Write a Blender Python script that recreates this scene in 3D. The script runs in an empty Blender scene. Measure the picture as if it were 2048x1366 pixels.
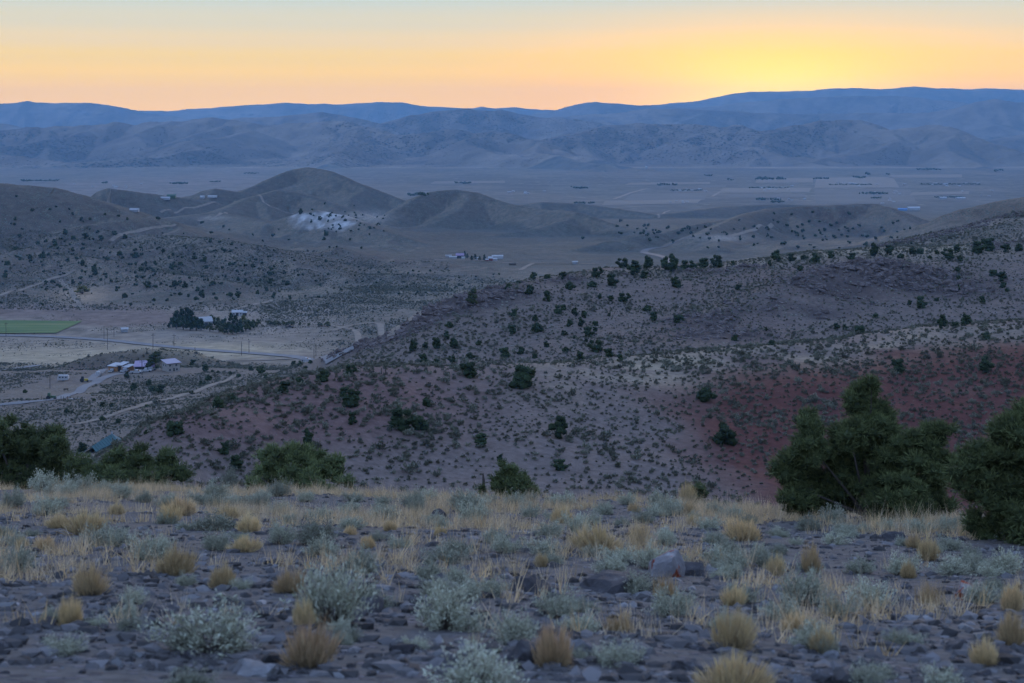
import bpy, math, random
import numpy as np

# ------------------------------------------------------------------ scene, camera, sky, light
scene = bpy.context.scene
col = scene.collection
F, CX, HY = 3129.0, 1024.0, 250.0        # photograph: focal length, centre column and eye level in its pixels
ZC = 1.5                                 # eye height above the knoll

cam_data = bpy.data.cameras.new("camera")
cam = bpy.data.objects.new("camera", cam_data)
col.objects.link(cam)
scene.camera = cam
cam.location = (0, 0, ZC)
cam.rotation_euler = (math.pi / 2, 0, 0)
cam_data.sensor_width = 36.0
cam_data.lens = F / 2048 * 36
cam_data.shift_y = -(683 - HY) / 2048
cam_data.clip_start = 0.2
cam_data.clip_end = 200000
cam_data.dof.use_dof = True
cam_data.dof.focus_distance = 190.0
cam_data.dof.aperture_fstop = 4.0

scene.view_settings.view_transform = 'Standard'
scene.view_settings.look = 'None'
scene.view_settings.exposure = 3.6
scene.view_settings.gamma = 1.0
scene.view_settings.use_curve_mapping = False
scene.render.engine = 'CYCLES'
cy = scene.cycles
cy.use_denoising = True
cy.max_bounces = 4
cy.diffuse_bounces = 2
cy.glossy_bounces = 1
cy.transmission_bounces = 2
cy.volume_bounces = 1
cy.transparent_max_bounces = 4
cy.use_adaptive_sampling = True
cy.adaptive_threshold = 0.015
cy.sample_clamp_indirect = 4.0

SUN_DIR = np.array([536 / F, 1.0, 44 / F]); SUN_DIR /= np.linalg.norm(SUN_DIR)
SUN_AZ = math.atan2(SUN_DIR[0], SUN_DIR[1])
SUN_EL = math.radians(1.5)

world = bpy.data.worlds.new("World")
scene.world = world
world.use_nodes = True
wn, wl = world.node_tree.nodes, world.node_tree.links
wn.clear()

def srgb(r, g, b):
    def f(c):
        c /= 255.0
        return c / 12.92 if c <= 0.04045 else ((c + 0.055) / 1.055) ** 2.4
    return (f(r), f(g), f(b), 1.0)

def N(nodes, kind, **kw):
    n = nodes.new(kind)
    for k, v in kw.items():
        if k.startswith('i_'):
            n.inputs[int(k[2:]) if k[2:].isdigit() else k[2:].replace('_', ' ')].default_value = v
        else:
            setattr(n, k, v)
    return n

def ramp(nodes, stops, interp='LINEAR'):
    r = nodes.new('ShaderNodeValToRGB')
    r.color_ramp.interpolation = interp
    e = r.color_ramp.elements
    e[0].position, e[0].color = stops[0]
    e[1].position, e[1].color = stops[-1]
    for p, c in stops[1:-1]:
        x = e.new(p); x.color = c
    return r

def build_world():
    tc = N(wn, 'ShaderNodeTexCoord')
    sep = N(wn, 'ShaderNodeSeparateXYZ')
    wl.new(tc.outputs['Generated'], sep.inputs[0])
    # sunset side: colour by height above the horizon
    mz = N(wn, 'ShaderNodeMapRange'); mz.inputs[1].default_value = 0; mz.inputs[2].default_value = 0.25
    wl.new(sep.outputs[2], mz.inputs[0])
    def k(c, g):
        return (c[0] * g * .66, c[1] * g * .66, c[2] * g * .66, 1)
    west = ramp(wn, [(0.0, k((1.0, .51, .0), 2.45)), (0.085, k((1.0, .53, .0), 2.3)), (0.125, k((1.0, .58, .03), 1.9)), (0.17, k((1, .65, .12), 1.52)), (0.215, k((1, .74, .32), 1.26)),
                     (0.26, k((1, .87, .53), 1.02)), (0.335, k((.90, 1, .84), .84)), (0.55, k(srgb(160, 190, 212), 1.15)), (1.0, k(srgb(120, 158, 212), 1.15))], 'EASE')
    east = ramp(wn, [(0.0, k(srgb(95, 105, 145), 1)), (0.3, k(srgb(125, 120, 155), 1)), (0.6, k(srgb(120, 138, 185), 1)), (1.0, k(srgb(112, 145, 205), 1.1))])
    wl.new(mz.outputs[0], west.inputs[0]); wl.new(mz.outputs[0], east.inputs[0])
    # how far round towards the sunset
    dotn = N(wn, 'ShaderNodeVectorMath', operation='DOT_PRODUCT')
    dotn.inputs[1].default_value = (math.sin(SUN_AZ), math.cos(SUN_AZ), 0)
    wl.new(tc.outputs['Generated'], dotn.inputs[0])
    md = N(wn, 'ShaderNodeMapRange', interpolation_type='SMOOTHSTEP')
    md.inputs[1].default_value = -0.3; md.inputs[2].default_value = 0.9
    wl.new(dotn.outputs['Value'], md.inputs[0])
    band = N(wn, 'ShaderNodeMix', data_type='RGBA')
    wl.new(md.outputs[0], band.inputs[0]); wl.new(east.outputs[0], band.inputs[6]); wl.new(west.outputs[0], band.inputs[7])
    # glow round the sun that has just gone behind the range
    sub = N(wn, 'ShaderNodeVectorMath', operation='SUBTRACT')
    sub.inputs[1].default_value = tuple(SUN_DIR)
    wl.new(tc.outputs['Generated'], sub.inputs[0])
    def glow(sx, sz, prev, color, amount):
        mul = N(wn, 'ShaderNodeVectorMath', operation='MULTIPLY'); mul.inputs[1].default_value = (sx, sx, sz)
        wl.new(sub.outputs[0], mul.inputs[0])
        ln = N(wn, 'ShaderNodeVectorMath', operation='DOT_PRODUCT')
        wl.new(mul.outputs[0], ln.inputs[0]); wl.new(mul.outputs[0], ln.inputs[1])
        neg = N(wn, 'ShaderNodeMath', operation='MULTIPLY'); neg.inputs[1].default_value = -1
        wl.new(ln.outputs['Value'], neg.inputs[0])
        ex = N(wn, 'ShaderNodeMath', operation='EXPONENT'); wl.new(neg.outputs[0], ex.inputs[0])
        am = N(wn, 'ShaderNodeMath', operation='MULTIPLY'); am.inputs[1].default_value = amount
        wl.new(ex.outputs[0], am.inputs[0])
        mx = N(wn, 'ShaderNodeMix', data_type='RGBA')
        wl.new(am.outputs[0], mx.inputs[0]); wl.new(prev, mx.inputs[6]); mx.inputs[7].default_value = color
        return mx.outputs[2]
    c = glow(6.0, 25, band.outputs[2], k((1, .44, .0), 2.4), 0.65)
    c = glow(8.6, 29, c, k((1, .46, 0), 2.6), 0.95)
    c = glow(14, 42, c, k((1, .62, .0), 3.1), 0.98)
    # upper dome: the physical sky at sunset, regraded by height
    sky = N(wn, 'ShaderNodeTexSky', sky_type='NISHITA')
    sky.sun_disc = False
    sky.sun_elevation = SUN_EL
    sky.sun_rotation = SUN_AZ
    sky.altitude = 1600
    sky.dust_density = 0.4
    sky.ozone_density = 1.6
    sc = N(wn, 'ShaderNodeVectorMath', operation='MULTIPLY'); sc.inputs[1].default_value = (1.06, 0.90, 1.03)   # the camera's white balance
    wl.new(sky.outputs[0], sc.inputs[0])
    ev = N(wn, 'ShaderNodeMath', operation='MULTIPLY_ADD'); ev.inputs[1].default_value = 1.5; ev.inputs[2].default_value = 0.32   # added gain: brighter zenith, dimmer low dome, lights the ground more than the haze
    wl.new(sep.outputs[2], ev.inputs[0])
    sc2 = N(wn, 'ShaderNodeVectorMath', operation='SCALE'); wl.new(sc.outputs[0], sc2.inputs[0]); wl.new(ev.outputs[0], sc2.inputs['Scale'])
    up = N(wn, 'ShaderNodeMapRange', interpolation_type='SMOOTHSTEP')
    up.inputs[1].default_value = 0.10; up.inputs[2].default_value = 0.42
    wl.new(sep.outputs[2], up.inputs[0])
    fin = N(wn, 'ShaderNodeMix', data_type='RGBA')
    wl.new(up.outputs[0], fin.inputs[0]); wl.new(c, fin.inputs[6]); wl.new(sc2.outputs[0], fin.inputs[7])
    bg = N(wn, 'ShaderNodeBackground'); bg.inputs[1].default_value = SKY
    wl.new(fin.outputs[2], bg.inputs[0])
    out = N(wn, 'ShaderNodeOutputWorld')
    wl.new(bg.outputs[0], out.inputs[0])
SKY = 0.12          # background strength; the exposure above brings the dusk up
build_world()
world.cycles.sampling_method = 'MANUAL'
world.cycles.sample_map_resolution = 512

sun_data = bpy.data.lights.new("sun", 'SUN')
sun_data.energy = 0.07
sun_data.angle = math.radians(14)
sun_data.color = (1.0, 0.72, 0.38)
sun = bpy.data.objects.new("sun", sun_data)
col.objects.link(sun)
from mathutils import Vector, Matrix
sun.rotation_euler = Vector((math.sin(SUN_AZ) , math.cos(SUN_AZ), math.tan(math.radians(8)))).to_track_quat('Z', 'Y').to_euler()
sun.location = (0, 0, 500)

# ------------------------------------------------------------------ noise and terrain
def _hash(ix, iy, seed):
    h = (ix.astype(np.int64) * 374761393 + iy.astype(np.int64) * 668265263 + seed * 974634777) & 0xffffffff
    h = ((h ^ (h >> 13)) * 1274126177) & 0xffffffff
    return ((h ^ (h >> 16)) & 0xffff).astype(np.float32) / 65535.0

def vnoise(x, y, seed=0):
    ix, iy = np.floor(x), np.floor(y)
    fx, fy = x - ix, y - iy
    fx = fx * fx * fx * (fx * (fx * 6 - 15) + 10); fy = fy * fy * fy * (fy * (fy * 6 - 15) + 10)
    a, b = _hash(ix, iy, seed), _hash(ix + 1, iy, seed)
    c, d = _hash(ix, iy + 1, seed), _hash(ix + 1, iy + 1, seed)
    return (a + (b - a) * fx) * (1 - fy) + (c + (d - c) * fx) * fy - 0.5

def fbm(x, y, wl_, octaves=4, seed=0, gain=0.5):
    s, a = 0.0, 1.0
    for o in range(octaves):
        th = 0.6 + 1.1 * o
        c, sn = math.cos(th), math.sin(th)
        s = s + a * vnoise((x * c - y * sn) / wl_ + 17.3 * o, (x * sn + y * c) / wl_ - 9.1 * o, seed + o)
        a *= gain; wl_ /= 2.03
    return s

def ridged(x, y, wl_, octaves=4, seed=0):
    s, a = 0.0, 1.0
    for o in range(octaves):
        th = 0.4 + 1.3 * o
        c, sn = math.cos(th), math.sin(th)
        n = 1 - np.abs(2 * vnoise((x * c - y * sn) / wl_ + 5.3 * o, (x * sn + y * c) / wl_ + 3.7 * o, seed + o)) * 2
        s = s + a * n
        a *= 0.5; wl_ /= 2.1
    return s / 1.9

def pchip(xs, ys, x):
    """monotone cubic through (xs, ys), 1-d"""
    xs, ys = np.asarray(xs, float), np.asarray(ys, float)
    h = np.diff(xs); d = np.diff(ys) / h
    m = np.zeros_like(ys)
    for i in range(1, len(xs) - 1):
        if d[i - 1] * d[i] > 0:
            w1, w2 = 2 * h[i] + h[i - 1], h[i] + 2 * h[i - 1]
            m[i] = (w1 + w2) / (w1 / d[i - 1] + w2 / d[i])
    m[0], m[-1] = d[0], d[-1]
    x = np.clip(x, xs[0], xs[-1])
    i = np.clip(np.searchsorted(xs, x) - 1, 0, len(xs) - 2)
    t = (x - xs[i]) / h[i]
    return (ys[i] * (1 + 2 * t) * (1 - t) ** 2 + m[i] * h[i] * t * (1 - t) ** 2
            + ys[i + 1] * t * t * (3 - 2 * t) + m[i + 1] * h[i] * t * t * (t - 1))

def zpix(py, D):
    return ZC - D * (py - HY) / F
def P3(px, py, D):
    return np.array([(px - CX) / F * D, D, zpix(py, D)])

# knots of the near ground, by column: knoll rim, gully, foot of the red hillside, its crest, gully,
# face of the rocky ridge, its crest, ground behind, third ridge crest, ground behind that
KN = {
 -1800: [(60, 960), (130, 1090), (190, 1060), (230, 1010), (300, 960), (430, 890), (580, 800), (720, 742), (850, 717), (1050, 636)],
 -300: [(50, 963), (120, 1095), (180, 1060), (230, 1015), (300, 955), (430, 885), (580, 795), (720, 742), (850, 717), (1050, 636)],
 0:    [(46, 966), (110, 1105), (165, 1065), (200, 1020), (300, 950), (430, 880), (580, 793), (720, 742), (850, 717), (1050, 636)],
 150:  [(45, 970), (110, 1105), (150, 1050), (185, 958), (290, 945), (430, 880), (580, 790), (720, 741), (850, 717), (1050, 636)],
 300:  [(44, 975), (110, 1105), (140, 1040), (178, 868), (260, 900), (430, 862), (580, 786), (720, 739), (850, 717), (1050, 636)],
 450:  [(42, 982), (110, 1105), (150, 1030), (190, 803), (280, 850), (430, 830), (580, 780), (720, 738), (850, 717), (1050, 636)],
 620:  [(41, 990), (110, 1105), (160, 1020), (208, 762), (290, 800), (400, 775), (480, 733), (700, 742), (850, 717), (1050, 636)],
 700:  [(40, 993), (110, 1105), (160, 1020), (216, 745), (300, 774), (380, 748), (455, 706), (640, 752), (850, 717), (1050, 636)],
 760:  [(39.5, 995), (110, 1105), (162, 1020), (220, 738), (300, 766), (370, 735), (440, 683), (600, 760), (850, 717), (1050, 636)],
 860:  [(39, 998), (110, 1105), (164, 1022), (225, 741), (300, 768), (370, 725), (445, 632), (590, 735), (850, 717), (1050, 636)],
 950:  [(38.5, 1000), (110, 1105), (165, 1024), (230, 744), (305, 768), (380, 710), (465, 594), (620, 700), (850, 705), (1050, 636)],
 1050: [(38, 1003), (110, 1105), (166, 1026), (235, 735), (310, 757), (390, 690), (480, 562), (650, 665), (850, 690), (1050, 634)],
 1250: [(36, 1008), (110, 1110), (168, 1030), (250, 718), (330, 735), (410, 665), (520, 531), (700, 620), (850, 650), (1050, 630)],
 1450: [(33, 1014), (110, 1115), (170, 1040), (265, 700), (345, 715), (430, 640), (545, 525), (700, 585), (850, 600), (1050, 620)],
 1650: [(29, 1030), (105, 1120), (170, 1050), (275, 681), (360, 693), (450, 615), (560, 513), (690, 560), (810, 530), (1050, 600)],
 1750: [(28, 1036), (105, 1120), (170, 1055), (280, 672), (367, 682), (460, 602), (565, 506), (675, 540), (795, 488), (1000, 570)],
 1900: [(27, 1045), (105, 1125), (170, 1060), (286, 658), (378, 667), (473, 586), (571, 498), (660, 519), (800, 453), (1000, 530)],
 2048: [(26, 1052), (105, 1125), (170, 1064), (290, 645), (385, 652), (480, 570), (575, 493), (660, 510), (800, 420), (1000, 500)],
 2400: [(26, 1052), (105, 1125), (170, 1064), (300, 620), (390, 625), (490, 545), (585, 485), (670, 500), (800, 380), (1000, 460)],
 3900: [(30, 1052), (105, 1115), (170, 1050), (300, 600), (390, 605), (490, 545), (585, 485), (670, 490), (800, 370), (1000, 450)],
}
for _p in KN:                                    # the gully behind the reddish hillside lies well below its crest line
    if _p >= 620:
        KN[_p][4] = (KN[_p][4][0], KN[_p][3][1] + 52)
KPX = np.array(sorted(KN)); KD = np.array([[k[0] for k in KN[p]] for p in KPX]); KY = np.array([[k[1] for k in KN[p]] for p in KPX])

ZB_D = [1050, 1650, 2300, 2800, 3400, 4500, 9000, 20000, 60000]
ZB_Z = [-128, -141, -152, -168, -198, -200, -200, -210, -230]

# crest lines of the hills beyond: (points px, py, depth), side slope, rounding, gully relief, gully length
HILLS = [
 ('knob', [(60, 757, 748), (120, 736, 755), (200, 709, 765), (290, 698, 770), (370, 703, 770), (430, 722, 765), (500, 750, 755)], .30, 9, .6, 25),
 ('rockspur', [(1395, 645, 425), (1470, 606, 445), (1560, 566, 465), (1640, 540, 482), (1720, 523, 494), (1800, 519, 500), (1862, 536, 490)], .34, 7, 1.4, 22),
 ('a1', [(-900, 395, 1700), (-300, 380, 1700), (-100, 370, 1650), (0, 367, 1620), (90, 374, 1630), (160, 395, 1680), (250, 420, 1740), (350, 445, 1800), (450, 466, 1850)], .125, 70, 7, 170),
 ('a2', [(300, 470, 1500), (420, 477, 1450), (520, 495, 1400), (620, 528, 1350), (740, 566, 1290)], .12, 50, 4, 140),
 ('a3', [(60, 500, 1400), (200, 520, 1320), (330, 548, 1250), (420, 560, 1210)], .12, 50, 4, 120),
 ('a4', [(760, 545, 1500), (860, 560, 1400), (900, 575, 1330)], .08, 60, 2, 120),
 ('b1', [(170, 402, 2480), (195, 384, 2490), (215, 376, 2500), (260, 382, 2500), (330, 391, 2550), (420, 402, 2600)], .26, 25, 5, 150),
 ('b2', [(380, 392, 2700), (405, 381, 2700), (430, 377, 2700), (480, 384, 2700), (540, 390, 2700)], .25, 25, 4, 150),
 ('c1', [(470, 392, 2850), (500, 376, 2900), (540, 357, 2950), (585, 339, 3000), (615, 334, 3000), (640, 338, 2980), (665, 343, 2950), (720, 368, 2900), (790, 394, 2850), (850, 418, 2800)], .34, 28, 8, 190),
 ('c2', [(430, 428, 2300), (500, 395, 2450), (560, 379, 2520), (620, 390, 2500), (700, 420, 2420), (790, 452, 2300)], .25, 45, 6, 170),
 ('w', [(540, 446, 1990), (600, 425, 2000), (630, 420, 2000), (680, 430, 1980), (740, 452, 1920), (830, 482, 1850), (900, 500, 1800)], .18, 40, 3, 120),
 ('w2', [(330, 436, 2150), (430, 425, 2200), (520, 440, 2100), (600, 462, 1950)], .15, 50, 3, 120),
 ('d1', [(770, 430, 2300), (830, 396, 2350), (865, 383, 2390), (910, 379, 2400), (950, 384, 2390), (985, 397, 2370), (1020, 408, 2350), (1070, 418, 2310), (1120, 420, 2270), (1160, 425, 2230), (1210, 442, 2200), (1280, 465, 2140)], .30, 32, 7, 170),
 ('d2', [(1020, 412, 3050), (1080, 404, 3050), (1160, 407, 3050), (1240, 418, 3000), (1330, 432, 2950)], .2, 40, 4, 200),
 ('e1', [(1400, 470, 2100), (1440, 450, 2200), (1490, 428, 2350), (1540, 417, 2450), (1600, 413, 2500), (1690, 409, 2500), (1745, 407, 2500), (1775, 414, 2470), (1810, 435, 2400), (1850, 455, 2320), (1900, 478, 2230)], .25, 38, 6, 170),
 ('e2', [(1270, 444, 2720), (1310, 440, 2720), (1360, 440, 2700), (1410, 450, 2650)], .3, 15, 3, 120),
 ('e3', [(1290, 432, 3100), (1380, 421, 3150), (1460, 412, 3250), (1560, 408, 3300), (1660, 412, 3300)], .15, 50, 4, 200),
 ('e4', [(1480, 520, 1500), (1600, 505, 1550), (1720, 490, 1600), (1800, 470, 1700)], .12, 40, 3, 120),
 ('f1', [(1845, 452, 1500), (1880, 433, 1500), (1920, 419, 1500), (1990, 403, 1480), (2060, 392, 1450), (2300, 378, 1400), (2900, 380, 1400)], .24, 25, 4, 120),
]
RANGES = [
 ('m1', [(-1500, 270, 9000), (-300, 268, 9000), (-60, 262, 9000), (60, 255, 9100), (110, 251, 9100), (180, 254, 9000), (225, 247, 9000), (260, 251, 9000), (330, 243, 9000), (385, 238, 9000), (425, 232, 9000), (460, 240, 9000), (500, 250, 8900), (560, 250, 8900), (640, 245, 8800), (690, 243, 8800), (740, 255, 8700), (800, 272, 8500), (850, 266, 8500), (890, 259, 8600), (930, 266, 8500), (990, 262, 8500), (1040, 274, 8300), (1110, 292, 8000)], .17, 110, 120, 1100),
 ('m1b', [(1060, 300, 8100), (1110, 276, 8400), (1160, 264, 8600), (1220, 251, 8800), (1300, 248, 8800), (1345, 250, 8800), (1390, 246, 8800), (1440, 258, 8600), (1475, 252, 8700), (1510, 263, 8500), (1570, 256, 8600), (1640, 242, 8800), (1680, 240, 8800), (1725, 244, 8700), (1775, 259, 8500), (1820, 252, 8500), (1890, 253, 8400), (1940, 272, 8200), (1995, 293, 8000), (2070, 312, 7800)], .17, 110, 105, 1000),
 ('m1c', [(380, 282, 8100), (450, 276, 8300), (500, 262, 8600)], .17, 90, 30, 700),
 ('m1d', [(620, 318, 7600), (700, 296, 8000), (760, 290, 8200)], .15, 90, 25, 700),
 ('m2', [(-200, 248, 14500), (0, 247, 14500), (60, 258, 14000), (430, 244, 14000), (480, 236, 14000), (540, 234, 14000), (600, 229, 14000), (640, 224, 14000), (680, 230, 14000), (740, 242, 13500), (800, 262, 13000)], .19, 200, 60, 1500),
 ('m2b', [(720, 262, 12500), (775, 243, 13000), (820, 231, 13200), (880, 222, 13500), (930, 217, 13500), (965, 221, 13500), (1005, 220, 13500), (1040, 228, 13500), (1080, 235, 13300), (1140, 238, 13000), (1200, 246, 12500), (1260, 262, 12000)], .2, 180, 60, 1400),
 ('m3', [(1040, 240, 18000), (1140, 232, 18000), (1230, 226, 18000), (1290, 219, 18000), (1370, 217, 18000), (1440, 221, 18000), (1520, 226, 18000), (1640, 228, 18000), (1760, 226, 17500), (1850, 226, 17000), (1910, 218, 16500), (1955, 204, 16000), (1990, 198, 16000), (2030, 204, 16000), (2120, 210, 16000), (2500, 215, 16000)], .2, 220, 70, 1700),
 ('m3b', [(1930, 296, 10500), (1985, 279, 10600), (2048, 268, 10800), (2200, 262, 11000)], .2, 120, 30, 900),
 ('far', [(-2500, 212, 28000), (-100, 212, 28000), (0, 207, 28000), (35, 205, 28000), (55, 202, 28000), (75, 206, 28000), (140, 205, 28000), (195, 207, 28000), (235, 214, 27500), (290, 226, 27000), (400, 240, 26000)], .2, 300, 90, 2500),
 ('far2', [(200, 226, 33500), (280, 221, 33500), (335, 222, 33500), (380, 218, 33500), (440, 214, 33500), (500, 210, 33500), (575, 205, 33500), (610, 207, 33500), (680, 208, 33500), (760, 204, 33500), (800, 204, 33500), (840, 211, 33500), (900, 215, 33500), (945, 216, 33500), (962, 212, 33500), (990, 216, 33500), (1030, 214, 33500), (1075, 219, 33500), (1110, 220, 33500), (1200, 226, 33500)], .2, 300, 80, 2500),
 ('far3', [(1080, 226, 27000), (1130, 215, 27000), (1175, 205, 27000), (1190, 204, 27000), (1240, 207, 27000), (1285, 211, 27000), (1350, 213, 27000), (1480, 216, 27000)], .22, 250, 80, 2000),
 ('far4', [(1250, 214, 33000), (1330, 208, 33000), (1395, 202, 33000), (1425, 196, 33000), (1470, 187, 33000), (1500, 184, 33000), (1560, 183, 33000), (1620, 181, 33000), (1650, 178, 33000), (1700, 176, 33000), (1760, 178, 33000), (1830, 173, 33000), (1880, 177, 33000), (1930, 178, 33000), (1980, 176, 33000), (2048, 180, 33000), (2300, 186, 33000), (4500, 200, 33000)], .2, 300, 90, 2500),
 ('far5', [(1420, 212, 25000), (1500, 203, 25000), (1600, 196, 25000), (1700, 191, 25000), (1800, 192, 25000), (1860, 198, 24500), (1960, 208, 24000)], .2, 250, 80, 2000),
]

RANGES = [(nm, [(a, b, D if D < 9500 else 9500 + (D - 9500) * .40) for a, b, D in p], sl, r if p[0][2] < 9500 else r * .6, am if p[0][2] < 9500 else am * .75, w if p[0][2] < 9500 else w * .55) for nm, p, sl, r, am, w in RANGES]
HILLS = [(nm, [(a, b, D * .88) for a, b, D in p] if nm == 'e1' else p, sl * (1.25 if nm in ('e1', 'f1', 'd1') else 1), r, am * (1.5 if p[0][2] > 1000 else 1), w) for nm, p, sl, r, am, w in HILLS]
NCI, NCO = 540, 40
APEX = 12.0                                    # rows fan out from a point behind the camera
def _rows(*segs):
    r = []
    for (a, b, n) in segs:
        r.append(np.geomspace(a + APEX, b + APEX, n, endpoint=False) - APEX)
    return np.concatenate(r + [[segs[-1][1]]])
rows = _rows((-9, 8, 30), (8, 52, 130), (52, 135, 24), (135, 310, 125), (310, 600, 140), (600, 860, 85), (860, 1080, 45), (1080, 3350, 300),
             (3350, 6900, 30), (6900, 9400, 125), (9400, 13500, 95), (13500, 19800, 80), (19800, 21300, 3))
NR = len(rows)
tin = np.linspace(-0.365, 0.365, NCI)
tout = 0.365 + (1.75 - 0.365) * (np.arange(1, NCO + 1) / NCO) ** 1.6
tcol = np.concatenate([-tout[::-1], tin, tout])
NC = len(tcol)
YY, TT = np.meshgrid(rows, tcol, indexing='ij')
XX = (YY + APEX) * TT
PXg = CX + F * XX / np.maximum(YY, 3.0)         # photograph column of each vertex (clamped behind the eye)
PXg = np.clip(PXg, KPX[0], KPX[-1])

def polyline_dist(x, y, pts):
    """plan distance to a crest line and the crest height at the nearest point"""
    best = np.full(x.shape, 1e18); zc = np.zeros(x.shape)
    for a, b in zip(pts[:-1], pts[1:]):
        dx, dy = b[0] - a[0], b[1] - a[1]
        t = np.clip(((x - a[0]) * dx + (y - a[1]) * dy) / (dx * dx + dy * dy), 0, 1)
        d2 = (x - a[0] - t * dx) ** 2 + (y - a[1] - t * dy) ** 2
        z = a[2] + (b[2] - a[2]) * t
        w = d2 < best
        best = np.where(w, d2, best); zc = np.where(w, z, zc)
    return np.sqrt(best), zc

def smax(a, b, k):
    h = np.clip(0.5 + 0.5 * (b - a) / k, 0, 1)
    return a + (b - a) * h + k * h * (1 - h)

SPURS = {'m1': (430, 1700), 'm1b': (430, 1600), 'm1c': (400, 900), 'm2': (600, 1500), 'm2b': (480, 1500), 'm3': (650, 1800), 'm3b': (420, 1100),
         'far': (700, 2000), 'far2': (800, 2000), 'far3': (700, 1800), 'far4': (750, 2000), 'far5': (700, 1800),
         'c1': (150, 330), 'c2': (140, 320), 'd1': (140, 330), 'e1': (140, 340), 'a1': (150, 480), 'a2': (110, 260), 'a3': (110, 240), 'b1': (70, 170), 'f1': (80, 200), 'w': (130, 250)}

def add_spurs(x, y, z, crest, gap, length, big):
    """side ridges that run down from a crest towards the valley, with gullies left between them"""
    r = np.random.default_rng(int(abs(crest[0][0])) + int(length))
    c = np.array(crest); seg = np.hypot(np.diff(c[:, 0]), np.diff(c[:, 1])); acc = np.concatenate([[0], np.cumsum(seg)])
    t = r.uniform(0, gap)
    t_lo, t_hi = x.min(), x.max()
    while t < acc[-1]:
        x0, y0, z0 = (np.interp(t, acc, c[:, k]) for k in range(3))
        t += gap * r.uniform(.6, 1.5)
        if abs(x0 / (y0 + APEX)) > .42:
            continue
        L = length * r.uniform(.55, 1.15); dx = r.normal() * .35 * L
        zb = np.interp(y0 - L, ZB_D, ZB_Z) - 6
        if z0 - zb < 8:
            continue
        pts = []
        wob = r.normal() * .12 * L
        for q in (0, .25, .5, .75, 1.0):
            pts.append((x0 + dx * q + wob * math.sin(q * 5), y0 - L * q, zb + (z0 - zb) * (.97 * (1 - q) ** 1.15)))
        jm = (tcol > min(p[0] / (p[1] + APEX) for p in pts) - .4 * gap * 3 / y0) & (tcol < max(p[0] / (p[1] + APEX) for p in pts) + .4 * gap * 3 / y0)
        im = (y[:, 0] > y0 - L * 1.15) & (y[:, 0] < y0 + gap)
        if not jm.any() or not im.any():
            continue
        ja, jb = np.where(jm)[0][[0, -1]]; ia, ib = np.where(im)[0][[0, -1]]
        w = (slice(ia, ib + 1), slice(ja, jb + 1))
        d, zc = polyline_dist(x[w], y[w], pts)
        h = zc - (.42 if big else .38) * (np.sqrt(d * d + (gap * .05) ** 2) - gap * .05)
        h = h + fbm(x[w], y[w], gap * .35, 3, 91) * (gap * .035)
        z[w] = smax(z[w], h, gap * .012)
    return z

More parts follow.
